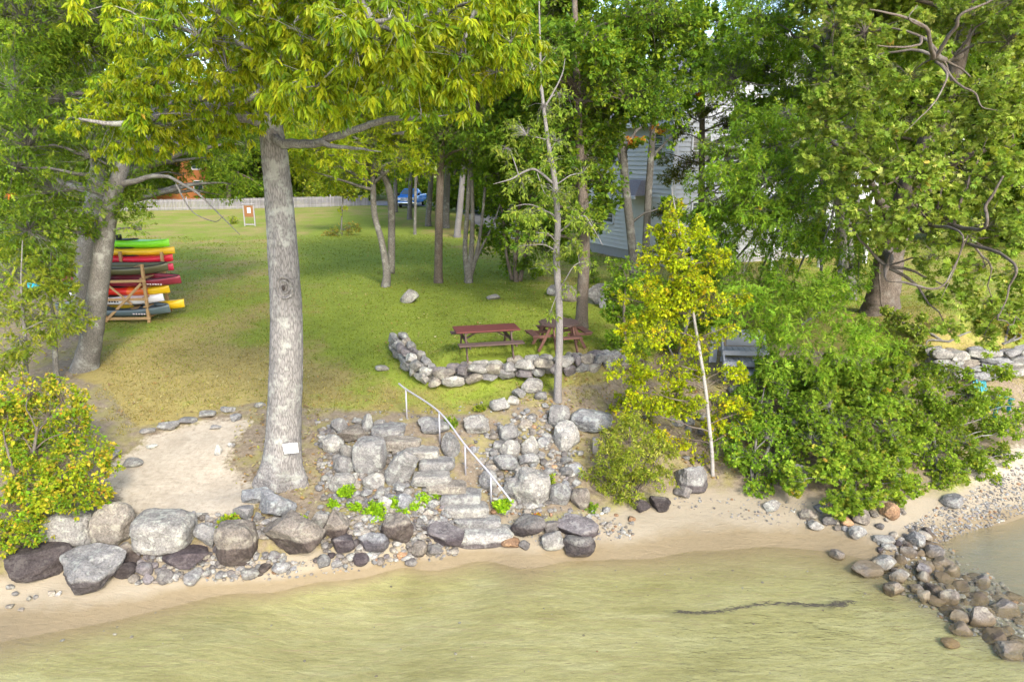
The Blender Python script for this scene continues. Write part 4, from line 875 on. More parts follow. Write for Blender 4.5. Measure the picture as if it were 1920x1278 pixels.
rowtree('lawn_maple', 'many-stemmed lawn tree with thin stems fanning out from one foot', (878,530), [(878,532,.2),(880,505,.16),(884,470,.11),(886,400,.085),(884,320,.075),(882,200,.05),(880,80,.02)], BARK_GREY, 'deep',
    lambda Y: np.vstack([cl((930,320,Y,.9),(980,290,Y,1),(900,250,Y,1.1),(960,240,Y-.5,1.2),(1000,220,Y,1.2),(850,300,Y+1,.7),(940,370,Y,.5)), blob(W(940,130,Y),(3.6,3.6,3),14,1.5,6)]), 33, kind='oval', L=.13, dens=44, k=7, rl=.04, gap=.3,
    extra_trunks=[px(P(878,530)[1],(878,528,.14),(872,470,.1),(876,400,.09),(882,280,.06)), px(P(878,530)[1],(880,520,.13),(895,470,.08),(905,400,.06),(912,320,.05)), px(P(878,530)[1],(884,505,.08),(905,460,.05),(925,420,.035),(945,360,.02))])
for i, (x, y, r, pal, lab, dx, top) in enumerate([
   (768,412,.2,'oak_green','farther tree trunk just right of the blue pickup',4,150), (778,440,.1,'yellowgreen','thin pale stem right beside the trunk that hides the pickup',2,230),
   (803,424,.22,'deep','dark leaning trunk between the pickup and the straight lawn tree',8,120), (836,428,.26,'deep','dark trunk right behind the straight lawn tree',4,100),
   (858,445,.22,'oak_green','pale trunk with a rusty tinge left of the many-stemmed tree',12,120), (742,398,.2,'oak_green','farthest dark trunk left of the blue pickup',-2,160)]):
    bb = P(x, y); Y = bb[1]; q = np.random.default_rng(i + 70)
    tree('row_oak', lab, 'tree', px(Y,(x,y+1,r*1.3),(x,y-15,r),(x+dx*.4,y-60,r*.9),(x+dx,280,r*.75),(x+dx,top,r*.5),(x+dx,top-120,.05)),
         np.vstack([blob(W(x+dx+15,225,Y),(3.6,3.2,2.2),16,1.4,80+i), blob(W(x+dx,110,Y),(4,3.4,3),14,1.7,90+i)]), BARK_PALE if i == 4 else BARK_GREY, pal, 'oval', .22, 26, 7, 40 + i, rl=.06, gap=.28, twigs=.1)
# under the picnic-side branches
bb = P(1090, 612); Y = bb[1]
tree('picnic_oak', 'brown trunk directly behind the dark octagonal picnic table', 'tree', px(Y,(1090,613,.25),(1091,590,.195),(1093,540,.18),(1096,470,.17),(1094,380,.16),(1085,250,.13),(1080,100,.1),(1075,-120,.04)),
     np.vstack([cl((1110,400,Y-.5,.6),(1060,420,Y-.4,.5),(1010,390,Y,.6),(1030,310,Y,.9),(1090,290,Y,.9),(1125,330,Y,.7),(1140,380,Y,.4),(980,440,Y+.5,.5),(1060,240,Y,1),(1130,250,Y,.7),(990,300,Y,.7)), blob(W(1075,110,Y),(3,3,2.8),18,1.3,12)]), BARK_BROWN, 'oak_green', 'oval', .12, 60, 7, 50, rl=.045, gap=.31)
bb = P(968, 528); Y = bb[1]
tree('edge_maple', 'cluster of thin dark stems at the lawn edge below the side of the blue-grey house', 'tree', px(Y,(968,528,.12),(966,490,.1),(970,440,.08),(975,380,.07),(980,260,.05),(985,120,.02)),
     np.vstack([cl((950,420,Y,.7),(1000,420,Y,.7),(970,350,Y,.9),(1020,470,Y-.3,.55),(990,490,Y-.2,.4),(920,380,Y+1,.6),(1050,450,Y,.6),(940,460,Y+.5,.6),(1000,370,Y,.8),(1060,400,Y,.8),(1030,430,Y,.8),(960,500,Y+.5,.5),(1090,480,Y+1,.6),(1110,430,Y+1.5,.6),(910,440,Y+3,.8),(930,330,Y+3,1),(1010,510,Y,.4)), blob(W(985,230,Y),(2.6,2.6,2.6),12,1.2,13)]), BARK_BROWN, 'deep', 'oval', .12, 46, 7, 51, rl=.035, gap=.31,
     extra_trunks=[px(Y,(975,526,.1),(984,480,.08),(995,430,.05),(1005,380,.03)), px(Y,(960,524,.08),(950,480,.06),(945,430,.05),(938,370,.03))])
# slender pale tree in front of the wall
bb = P(1046, 750); Y = bb[1]
tree('slender_tree', 'slender pale-trunked tree with sparse narrow leaves in front of the fieldstone wall', 'tree', px(Y,(1046,752,.12),(1046,725,.10),(1049,640,.092),(1048,560,.088),(1043,480,.082),(1046,420,.075),(1040,340,.066),(1030,280,.052),(1016,170,.035),(1012,60,.02),(1010,-60,.008)),
     cl((1005,440,Y-.5,.3),(1075,410,Y-.5,.35),(1040,470,Y-.5,.3),(1040,360,Y-.5,.35),(1035,300,Y-.5,.35),(1000,400,Y-.3,.45),(1080,460,Y-.3,.4),(1020,500,Y-.4,.3),(970,330,Y,.45),(1060,370,Y-.2,.45),(1110,420,Y,.35),(990,250,Y,.5),(1050,270,Y,.45),(960,390,Y-.1,.3),(1090,330,Y,.35),(950,290,Y,.35),(1020,200,Y,.45),(1100,500,Y-.2,.28),(1070,540,Y-.2,.25),(980,460,Y-.3,.25),(1045,180,Y,.35),(1000,140,Y,.4),(1035,585,Y-.2,.18),(1030,100,Y,.4)),
     BARK_PALE, 'willow', 'lance', .11, 95, 7, 52, cov=1.9, droop=.5, gap=.3, rl=.02, twigs=.8, rough=.05, attach=(.3, .99),
     limbs=[px(Y,(1040,345,.035),(1000,318,.028,-.2),(960,335,.018,-.3),(925,345,.006,-.3)), px(Y,(1045,440,.03),(1090,405,.02,-.3),(1110,425,.014,-.3),(1130,460,.006,-.4)), px(Y,(1018,175,.03),(1000,130,.02),(985,80,.008)), px(Y,(1022,200,.025),(1050,150,.015),(1060,110,.006)), px(Y,(1008,325,.014,-.2),(1020,360,.01,-.2),(1035,372,.004,-.2)), px(Y,(1048,545,.02),(1075,500,.012,-.3),(1100,490,.005,-.3))])
# two grey trees before the house
for i, (pts, lab, cls, bp) in enumerate([
   ([(1192,600,.2),(1190,540,.17),(1185,460,.16),(1172,340,.15),(1168,280,.14),(1160,220,.1),(1150,120,.06),(1150,0,.02)], 'left one of two grey trees standing before the blue-grey house', ((1060,180,1,1.2),(1030,60,1,1.2),(1130,60,0,1.0),(1080,230,.5,.8),(1110,120,1,1.2),(1000,120,1,1.2),(1150,150,.5,.8),(1120,240,.5,.6),(1170,60,0,1),(1090,30,0,1.2),(1200,270,-.3,.22),(1140,-60,0,1.4),(1120,300,.5,.6),(1120,380,.5,.5),(1260,390,-.3,.4)), (1190,600)),
   ([(1208,610,.18),(1209,540,.15),(1212,440,.14),(1218,330,.13),(1226,230,.11),(1232,170,.085),(1242,90,.05),(1250,-20,.02)], 'right one of two grey trees standing before the blue-grey house', ((1240,70,0,1.0),(1300,110,0,.9),(1350,60,0,1),(1290,190,.5,.4),(1380,130,.4,.9),(1430,150,.4,.7),(1430,200,.4,.7),(1500,180,.3,.8),(1390,200,.5,.6),(1195,130,0,.4),(1290,40,0,.9),(1230,-40,0,1.2),(1180,190,.4,.4),(1310,-40,0,1.2)), (1208,610))]):
    Y = P(1190, 590)[1] + 3 + i * .6
    tree('house_maple', lab, 'tree', px(Y, *pts), cl(*[(q[0], q[1], Y + q[2], q[3]) for q in cls]), BARK_GREY, 'bright_green', 'maple', .125, 48, 7, 54 + i, gap=.33, rl=.04, twigs=.4,
         limbs=[px(Y,*([(1168,285,.07),(1200,240,.05),(1250,205,.03),(1300,165,.01)] if i == 0 else [(1220,300,.06),(1262,255,.035),(1300,230,.012)])), px(Y,*([(1175,330,.06),(1150,270,.04),(1135,210,.015)] if i == 0 else [(1225,240,.06),(1190,190,.035),(1165,150,.012)]))],
         extra=((cl((1200,268,Y-.2,.28),(1185,262,Y-.2,.2),(1235,243,Y-.2,.16),(1170,80,Y,.5)) if i == 0 else cl((1232,246,Y,.2),(1310,165,Y,.3)), 'red', 1.6),))
bb = W(1316, 480, 29); Y = 29.
tree('hemlock', 'thin dull brown-green conifer in front of the white gable of the blue-grey house', 'tree', np.vstack([[bb[0], Y, tz(bb[0], Y), .17], px(Y,(1315,420,.14),(1316,300,.12),(1317,180,.1),(1318,60,.07),(1318,-120,.02))]),
     cl(*[(1316 + dx, y, Y + dy, r) for dx, y, dy, r in ((-60,400,0,.7),(50,390,-.3,.7),(-50,330,0,.6),(60,310,0,.7),(-40,250,.3,.6),(45,240,0,.7),(-30,180,0,.6),(40,170,0,.7),(100,330,0,.6),(100,250,0,.6),(-70,290,.3,.4),(0,360,-.4,.5),(0,210,-.4,.5),(90,200,0,.5),(20,110,0,.7),(-20,80,0,.7),(120,290,0,.5),(150,240,0,.4),(-20,300,-.5,.6),(30,280,-.5,.6),(70,360,-.5,.6),(-50,210,-.3,.5),(110,220,-.3,.5),(160,300,-.3,.5),(190,260,0,.5))]),
     BARK_BROWN, 'hemlock', 'lance', .10, 90, 8, 57, cov=3.8, gap=.36, zs=.5, rl=.03, twigs=.8, droop=.3)

# ---------------------------------------------------------------- right side
bb = P(1337, 890); Y = bb[1]
tree('yellow_birch', 'slim white-stemmed birch with yellowing leaves at the beach edge', 'tree', px(Y,(1337,893,.05),(1335,850,.045),(1330,800,.043),(1323,730,.04),(1312,660,.037),(1302,600,.032),(1287,500,.022),(1272,420,.014),(1262,370,.006),(1259,350,.003)),
     cl((1260,380,Y+.2,.28),(1250,430,Y+.2,.42),(1300,440,Y+.2,.4),(1225,480,Y+.1,.4),(1280,500,Y,.45),(1340,490,Y+.1,.4),(1210,545,Y,.42),(1270,560,Y-.2,.45),(1330,560,Y-.1,.42),(1180,620,Y,.35),(1235,620,Y-.2,.45),(1290,640,Y-.1,.35),(1360,620,Y,.3),(1210,680,Y-.1,.4),(1260,700,Y-.2,.4),(1310,700,Y+.3,.4),(1365,700,Y,.3),(1190,735,Y,.35),(1230,760,Y-.1,.4),(1285,770,Y+.2,.35),(1350,760,Y+.1,.33),(1380,560,Y,.25),(1170,780,Y-.1,.25),(1370,810,Y+.2,.25),(1165,560,Y+.1,.2),(1290,830,Y+.2,.3),(1240,820,Y+.3,.3),(1200,700,Y+.1,.35),(1320,640,Y+.2,.35),(1340,800,Y+.3,.3),(1150,690,Y+.1,.25),(1255,460,Y-.1,.3),(1300,530,Y-.2,.35),(1240,580,Y-.2,.35),(1395,770,Y+.2,.25),(1385,700,Y+.1,.22),(1210,610,Y+.2,.4),(1262,400,Y-.3,.22),(1268,430,Y-.35,.28),(1278,480,Y-.4,.3),(1290,535,Y-.4,.3),(1298,575,Y-.4,.26),(1305,760,Y-.3,.2),(1270,740,Y+.4,.4),(1315,860,Y+.3,.22)),
     BARK_BIRCH, 'birch', 'oval', .068, 265, 7, 58, cov=3.3, spray=2, brmat=BARK_BROWN, droop=.45, gap=.34, zs=.8, rl=.013, twigs=.5, rough=.05, attach=(.12, .99))
bb = P(1185, 925); Y = bb[1]
tree('round_bush', 'round dense bush with pale narrow leaves at the back of the beach', 'bush', px(Y,(1185,930,.05),(1184,900,.04),(1182,850,.03),(1180,800,.012)),
     cl((1180,830,Y+.1,.42),(1140,860,Y,.4),(1220,860,Y,.42),(1160,905,Y-.3,.36),(1215,905,Y-.3,.36),(1250,890,Y-.1,.28),(1120,895,Y-.1,.28),(1190,800,Y+.3,.3),(1180,880,Y-.3,.42),(1240,840,Y+.1,.3),(1140,825,Y+.2,.3),(1190,930,Y-.4,.2)),
     BARK_BROWN, 'laurel', 'lance', .085, 300, 9, 59, cov=4.5, spray=3, droop=.2, gap=.22, zs=.9, rl=.014, twigs=.4, attach=(0, 1), extra_trunks=[px(Y,(1180,928,.04),(1150,880,.03),(1130,840,.012)), px(Y,(1190,928,.04),(1220,880,.03),(1240,850,.012))])
bb = P(1170, 690); Y = bb[1]
tree('terrace_bush', 'bushy green shrub at the right end of the fieldstone wall', 'shrub', px(Y,(1172,692,.06),(1172,640,.05),(1170,580,.04),(1175,520,.012)),
     cl((1160,640,Y,.4),(1190,600,Y+.2,.45),(1150,590,Y+.2,.35),(1175,540,Y+.3,.42),(1200,660,Y,.4),(1145,560,Y+.6,.3),(1165,500,Y+.6,.35),(1160,680,Y-.2,.22),(1210,520,Y+.5,.4),(1230,600,Y+.3,.4)), BARK_BROWN, 'bright_green', 'oval', .085, 210, 8, 60, cov=4.4, spray=2, gap=.25, zs=.95, rl=.016, attach=(0, 1))
bb = P(1112, 530); 
tree('cone_yew', 'small dark evergreen shrub at the corner of the blue-grey house', 'shrub', px(bb[1],(1113,532,.05),(1113,510,.03),(1113,486,.01)), cl((1113,520,bb[1],.3),(1113,505,bb[1],.26),(1114,492,bb[1],.16)), BARK_BROWN, 'deep', 'lance', .07, 330, 8, 61, gap=.2, attach=(0, 1))
# the two dark trunks on the neighbour lawn and the green oak before them
bb = P(1590, 560); Y = bb[1]
tree('bank_oak', 'green oak with a dark trunk left of the huge maple on the bank', 'tree', px(Y,(1588,565,.36),(1588,520,.3),(1584,450,.27),(1578,380,.25),(1572,300,.24),(1560,200,.2),(1550,60,.14),(1545,-150,.05)),
     np.vstack([cl((1350,320,20,.7),(1400,300,20,.8),(1450,310,20,.8),(1500,330,20.5,.8),(1340,380,20,.6),(1400,380,19.5,.8),(1460,390,19.5,.8),(1520,400,20,.7),(1420,450,19.5,.7),(1480,460,19.5,.75),(1360,440,20,.5),(1400,510,19.5,.5),(1460,520,19,.6),(1530,470,20,.6),(1560,350,21,.7),(1330,520,20.5,.5),
        (1350,530,20,.6),(1420,545,19.5,.6),(1480,555,19.5,.6),(1540,560,20,.5),(1320,480,20.5,.6),(1600,540,19.5,.45),(1320,440,20.5,.6),(1340,270,21,.7),(1300,330,21,.55),(1400,240,21.5,.8),(1470,220,21.5,.8),(1540,230,21.5,.8),(1380,340,19.5,.6),(1510,370,19,.7),(1290,400,21,.5),(1420,400,18.8,.6),(1480,430,18.5,.6),(1540,480,18.5,.55),(1380,400,20.5,.8),(1440,260,21,.8),(1500,270,21,.8),(1540,300,20.5,.7),(1440,340,19,.7),(1350,480,19.5,.6),(1560,440,20,.6),(1600,500,20,.6),(1620,450,20,.5),(1540,540,18.5,.4)), blob(W(1560,90,Y),(4.5,4,3),22,1.4,15)]),
     BARK_GREY, 'bright_green', 'oak', .125, 80, 8, 62, cov=3.6, spray=1, extra=((cl((1430,580,17.5,.55),(1500,560,17,.6),(1560,590,16.8,.5),(1600,630,16.6,.48),(1530,640,16.4,.45),(1470,620,17,.45),(1580,670,16.4,.35),(1620,600,17,.35),(1440,650,17,.3),(1390,560,18.5,.4),(1540,540,18,.5),(1460,590,16.6,.3),(1400,570,17.3,.5),(1370,620,17.2,.38),(1450,690,16.5,.38),(1530,700,16.3,.4),(1600,705,16.3,.4),(1660,650,16.8,.35),(1420,620,16.9,.4),(1560,540,17.2,.45),(1620,650,16.4,.35),(1500,660,16.6,.35)), 'lime', 3.4),), droop=.4, gap=.31, rl=.035, attach=(.4, .98), twigs=.4, sides=22,
     limbs=[px(Y,(1575,330,.16),(1500,390,.1,-2.5),(1440,420,.05,-4)), px(Y,(1584,470,.13),(1570,520,.1,-3),(1540,580,.06,-6),(1500,610,.02,-7.5))])
bb = P(1655, 583); Y = bb[1]
mcl = cl((1560,170,18,.8),(1620,180,17.5,.8),(1700,150,17.5,.8),(1780,190,17,.8),(1860,170,17,.9),(1540,230,18,.6),(1600,250,17.5,.8),(1680,240,17,.8),(1760,260,16.5,.8),(1850,250,16.5,.9),(1910,200,17,.8),(1580,320,17.5,.7),(1650,320,17,.8),(1730,330,16.5,.8),(1820,330,16.5,.8),(1900,330,16.5,.9),
   (1560,390,17.5,.6),(1630,400,17,.6),(1700,400,16.5,.7),(1770,410,16.5,.7),(1850,420,16.2,.75),(1915,430,16.2,.8),(1690,450,16.8,.5),(1760,480,16.3,.6),(1840,500,16,.65),(1910,520,16,.7),(1800,560,16,.5),(1860,580,15.8,.55),(1915,600,15.8,.5),(1740,560,16.8,.3),(1560,60,19,.7),(1630,60,18,.8),(1880,80,17.5,.9),(1600,110,18,.6),(1900,20,17.5,1),(1800,40,18,.9),(1520,300,18,.5),(1780,620,16,.35),(1850,630,15.8,.35))
tree('huge_maple', 'huge maple with a very thick grey trunk and olive leaves on bare grey branches', 'tree', px(Y,(1650,592,.64),(1653,570,.53),(1658,540,.46),(1665,500,.42),(1672,462,.40),(1690,400,.35,-.3),(1720,320,.33,-.6),(1760,220,.26,-1),(1800,100,.2,-1.2),(1830,-60,.13,-1.2),(1850,-250,.05,-1.2)),
     np.vstack([mcl, blob(W(1820,-150,Y-1),(5.5,5,3.5),26,1.5,16)]), BARK_BROWN, 'olive', 'maple', .11, 88, 8, 63, spray=1, cov=2.6, droop=.35, gap=.38, rl=.03, attach=(.12, .98), twigs=.75, sides=36, rough=.16, trunk_n=90,
     limbs=[px(Y,(1800,100,0.0930,-1.2),(1790,110,0.0806,-3),(1755,108,0.0620,-6),(1748,95,0.0434,-7),(1738,55,0.0341,-7.4),(1690,30,0.0248,-7.6),(1630,18,0.0124,-7.8)), px(Y,(1752,108,0.0434,-6.5),(1790,55,0.0372,-7),(1802,30,0.0279,-7.2),(1870,-5,0.0186,-7.4)), px(Y,(1728,72,0.0310,-7.3),(1722,85,0.0217,-7.5),(1690,88,0.0186,-7.7),(1645,86,0.0093,-7.9)), px(Y,(1738,55,0.0186,-7.4),(1705,35,0.0124,-7.6),(1720,10,0.0074,-7.6)),
        px(Y,(1756,115,0.0310,-6.5),(1775,135,0.0248,-7),(1770,160,0.0186,-7.2),(1745,200,0.0136,-7.4),(1720,225,0.0093,-7.6),(1695,250,0.0037,-7.8)), px(Y,(1765,120,0.0279,-6.5),(1800,160,0.0217,-7),(1830,175,0.0186,-7.2),(1840,200,0.0124,-7.3),(1870,207,0.0050,-7.4)), px(Y,(1680,440,.2),(1625,330,0.0744,-1.5),(1540,250,0.0372,-2.5)), px(Y,(1700,380,.22),(1800,300,0.0868,-2),(1900,270,0.0434,-3)),
        px(Y,(1672,470,.2),(1660,520,0.0186,-7),(1700,530,0.0248,-8),(1760,540,0.0186,-8.3),(1790,500,0.0124,-8.3),(1815,440,0.0062,-8.4)), px(Y,(1690,400,.15),(1830,430,0.0372,-7),(1850,380,0.0310,-7.4),(1880,330,0.0186,-7.6)), px(Y,(1690,420,0.0744,-1),(1880,480,0.0310,-7.6),(1890,540,0.0186,-8.2),(1870,600,0.0074,-8.4)), px(Y,(1690,420,0.0744,-1),(1790,430,0.0248,-7.5),(1798,480,0.0136,-8),(1765,560,0.0050,-8.3)),
        px(Y,(1652,470,0.0310,-.8),(1648,500,0.0310,-1.3),(1652,560,0.0279,-1.4),(1655,585,0.0248,-1.3))])
# big shoreline shrubs and saplings between beach and bank
def shrub(name, label, bpx, cls, pal, seed, L=.075, kind='oval', dens=170, k=8, stems=3, **kw):
    bb = P(*bpx); Y = bb[1]; q = np.random.default_rng(seed); c = cl(*[(a, b_, Y + d, r) for a, b_, d, r in cls]); ex = []
    for s_ in range(stems):
        t = c[q.integers(len(c))]; m = (bb + t[:3]) / 2 + q.normal(size=3) * .15; ex.append(np.array([[*bb, .035], [*m, .025], [*t[:3], .008]]))
    top = c[np.argmax(c[:, 2])]; n0_ = len(c); c = sprays(c, seed, 3)
    return tree(name, label, 'shrub', np.array([[*bb, .045], [*((bb + top[:3]) / 2 + A(.1, 0, 0)), .03], [*top[:3], .01]]), c, BARK_GREY, pal, kind, L, dens, k, seed, cov=4.0, gap=kw.pop('gap', .28), zs=.85, rl=.014, twigs=.5, attach=(0, 1), extra_trunks=ex, n0=n0_, **kw)
shrub('shore_shrub', 'low green shrub between the birch stem and the round grey boulder', (1410,905), ((1440,690,1.7,.4),(1490,690,1.6,.4),(1500,760,.8,.4),(1540,720,1.4,.35),(1390,740,1.3,.35),(1420,720,1.6,.4),(1470,730,1.2,.4),(1520,820,.4,.4),(1350,830,.5,.28),(1390,800,.6,.4),(1440,820,.5,.45),(1400,860,.1,.35),(1450,880,-.1,.35),(1420,910,-.3,.25),(1370,850,.3,.28),(1480,850,.2,.35),(1440,770,.9,.4),(1490,790,.7,.4)), 'bright_green', 65, droop=.2)
shrub('shore_shrub', 'big light green shrub hanging over the beach at the start of the rock spit', (1600,935), ((1530,830,.6,.5),(1590,800,.9,.55),(1640,760,1.2,.5),(1650,880,.1,.45),(1480,900,-.1,.3),(1610,700,2,.45),(1670,700,2,.45),(1560,710,1.9,.4),(1560,880,.1,.45),(1620,870,.2,.5),(1660,820,.7,.5),(1590,930,-.4,.35),(1640,930,-.3,.35),(1550,945,-.6,.22),(1690,900,.1,.4),(1510,890,.1,.3),(1610,740,1.5,.5),(1550,760,1.3,.45),(1690,940,-.2,.22),(1520,770,1.2,.4),(1570,960,-.7,.16)), 'shore', 66, kind='maple')
shrub('shore_shrub', 'big yellowish green shrub reaching to the gravel of the cove', (1760,900), ((1720,800,.8,.5),(1720,690,2.2,.45),(1780,700,2.2,.45),(1900,800,1.2,.35),(1915,770,1.6,.3),(1880,700,2.3,.3),(1680,950,-.3,.25),(1830,930,0,.2),(1780,780,1.1,.55),(1750,850,.3,.5),(1810,830,.7,.5),(1720,910,-.2,.35),(1780,890,0,.4),(1840,880,.3,.35),(1860,800,1.2,.45),(1880,850,.9,.3),(1740,740,1.5,.5),(1690,760,1.3,.45),(1680,850,.2,.4),(1790,930,-.1,.2),(1820,740,1.6,.45),(1870,745,1.9,.35)), 'shore', 67)
shrub('bank_shrub', 'shaded shrub on the bank under the green oak branch', (1560,760), ((1500,720,.2,.45),(1560,690,.4,.45),(1620,720,.3,.45),(1470,760,-.1,.35),(1540,750,-.1,.4),(1600,760,-.1,.4),(1650,690,.6,.4),(1660,750,0,.35),(1490,690,.8,.35)), 'deep', 68, L=.09)
shrub('bank_shrub', 'olive shrub above the right-hand stone retaining wall', (1780,640), ((1720,620,.2,.4),(1780,615,.3,.4),(1690,650,0,.35),(1740,660,-.2,.3),(1830,620,.4,.35),(1680,600,.5,.35)), 'olive', 69)
shrub('bank_shrub', 'rusty low shrub at the right edge above the retaining wall', (1880,645), ((1850,610,.3,.35),(1900,620,.3,.4),(1890,580,.6,.35)), 'rusty', 70)
shrub('bank_shrub', 'dark green bush filling the gap behind the yellow birch', (1270,680), ((1240,560,1.5,.5),(1290,540,1.7,.6),(1330,600,1.2,.5),(1250,640,.5,.4),(1300,480,2.2,.6),(1350,480,2.2,.5),(1320,420,2.6,.6)), 'deep', 71, L=.1)
shrub('bank_shrub', 'thin yellow-leaved sprig in front of the birch on the bank', (1180,770), ((1170,750,0,.22),(1150,765,-.1,.15),(1200,760,.1,.2),(1210,785,-.2,.2)), 'birch', 72, L=.07)
# saplings and low growth on the lawn
bb = P(640, 438); Y = bb[1]
tree('lawn_sapling', 'young tree with a slim stem standing in the lawn before the fence', 'tree', px(Y,(640,440,.06),(641,400,.05),(643,370,.045),(645,330,.03),(648,300,.01)), cl((640,340,Y,1.0),(660,360,Y,.8),(620,320,Y,.9),(600,350,Y,.6),(650,300,Y,1.1),(590,310,Y,.8),(670,320,Y,.8),(642,395,Y-.2,.3)), BARK_GREY, 'yellowgreen', 'oval', .2, 44, 7, 73, gap=.3, rl=.04)
bb = P(645, 442)
tree('lawn_bush', 'low brownish bush at the foot of the young lawn tree', 'bush', px(bb[1],(640,442,.03),(644,430,.02),(650,420,.01)), cl((625,434,bb[1],.45),(655,430,bb[1],.5),(668,428,bb[1],.35),(612,438,bb[1],.25)), BARK_BROWN, 'rusty', 'lance', .14, 90, 7, 74, gap=.3, attach=(0, 1))
bb = P(436, 420)
tree('lawn_bush', 'small yellow bush in the grass beside the notice board', 'bush', px(bb[1],(436,424,.02),(436,415,.015),(437,402,.006)), cl((436,412,bb[1],.45),(432,418,bb[1],.3)), BARK_BROWN, 'yellowgreen', 'lance', .13, 120, 7, 75, gap=.25, attach=(0, 1))
# ---------------------------------------------------------------- trees behind the fence and the houses
FAR = [(-60,385,78,17,5,'deep'),(60,385,74,15,4.6,'oak_green'),(170,384,82,17,5,'left_mix'),(270,383,80,8.5,3.4,'oak_green'),(455,381,84,16,4.6,'deep'),(430,381,79,13,4.2,'oak_green'),(505,380,86,17,4.8,'left_mix'),(600,379,84,10,3.6,'yellowgreen'),(560,378,92,17,5,'deep'),(690,378,88,15,5,'oak_green'),
       (640,377,96,20,6,'deep'),(780,376,92,16,5,'oak_green'),(860,378,70,17,5,'deep'),(930,380,66,18,5,'oak_green'),(1010,380,64,19,5,'deep'),(900,376,96,22,6,'deep'),(1080,385,56,14,4.2,'oak_green'),(100,378,100,22,6.5,'deep'),(300,376,104,22,6.5,'left_mix'),(470,376,108,23,6.5,'deep'),(770,374,112,23,6.5,'deep'),(1150,385,62,14,4.4,'left_mix'),
       (1430,400,44,11,4.2,'deep'),(1520,400,42,13,4.4,'oak_green'),(1640,400,46,18,5,'deep'),(1760,400,44,17,5,'left_mix'),(1880,400,46,18,5,'deep'),(1980,420,40,16,5,'oak_green'),(1590,390,60,15,6,'deep'),(1350,390,60,12,5,'deep'),(-180,400,60,17,6,'deep'),(-260,430,44,16,6,'left_mix'),(-120,480,30,14,4.5,'deep')]
FARW = ['broad dark tree beyond the fence at the far left', 'rounded mid-green tree beyond the left end of the fence', 'tall mixed-green tree behind the leaning oak', 'low green tree in front of the orange-walled house', 'dark tree a little right of the orange-walled house', 'short green tree beyond the fence behind the notice board', 'tall tree behind the top of the big oak trunk', 'small yellow-green tree beyond the fence right of the oak trunk', 'dark tall tree behind the small yellow-green one', 'green tree beyond the right end of the fence',
        'very tall dark tree far behind the right end of the fence', 'green tree behind the blue pickup', 'dark tree beside the driveway behind the many-stemmed lawn tree', 'green tree behind the thin dark stems of the lawn edge', 'dark tall tree left of the blue-grey house', 'tallest dark tree beyond the driveway', 'green tree touching the left roof edge of the blue-grey house', 'very tall dark tree far beyond the left end of the fence', 'very tall mixed-green tree far behind the orange-walled house', 'very tall dark tree far behind the notice board', 'very tall dark tree far beyond the blue pickup', 'tall tree behind the ridge of the blue-grey house',
        'dark tree behind the right end of the blue-grey house', 'green tree between the blue-grey house and the huge maple', 'dark tree behind the huge maple trunk', 'mixed-green tree behind the upper right branches', 'dark tree behind the right-hand end of the maple crown', 'green tree at the far right edge of the neighbour lawn', 'tall dark tree far behind the bank oak', 'dark tree far behind the hemlock', 'dark tree of the left woodland edge by the fence', 'mixed-green tree of the left woodland edge', 'nearest dark tree of the left woodland edge']
for i, (x, y, Y, h, cr, pal) in enumerate(FAR):
    p0 = W(x, y, Y); x0 = p0[0]; z0 = tz(x0, Y); q = np.random.default_rng(300 + i); lean = q.normal(size=2) * .3
    trk = np.array([[x0, Y, z0, .3], [x0 + lean[0] * .3, Y + lean[1] * .3, z0 + h * .3, .24], [x0 + lean[0], Y + lean[1], z0 + h * .65, .15], [x0 + lean[0] * 1.5, Y, z0 + h * .98, .03]])
    c = np.vstack([blob((x0 + lean[0], Y + lean[1], z0 + h * .56), (cr, cr, h * .44), int(26 + cr * 3), cr * .33, 400 + i), blob((x0, Y, z0 + 1.6), (cr * 1.1, cr * .7, 1.6), 9, cr * .26, 440 + i)])
    tree('woodland_tree', FARW[i], 'tree', trk, c, BARK_BROWN, pal, 'oval', .30 if Y > 55 else .22, 15 if Y > 55 else 19, 6, 500 + i, gap=.27, rl=.07, twigs=.04, group='trees beyond the lawn', sides=8, trunk_n=16)

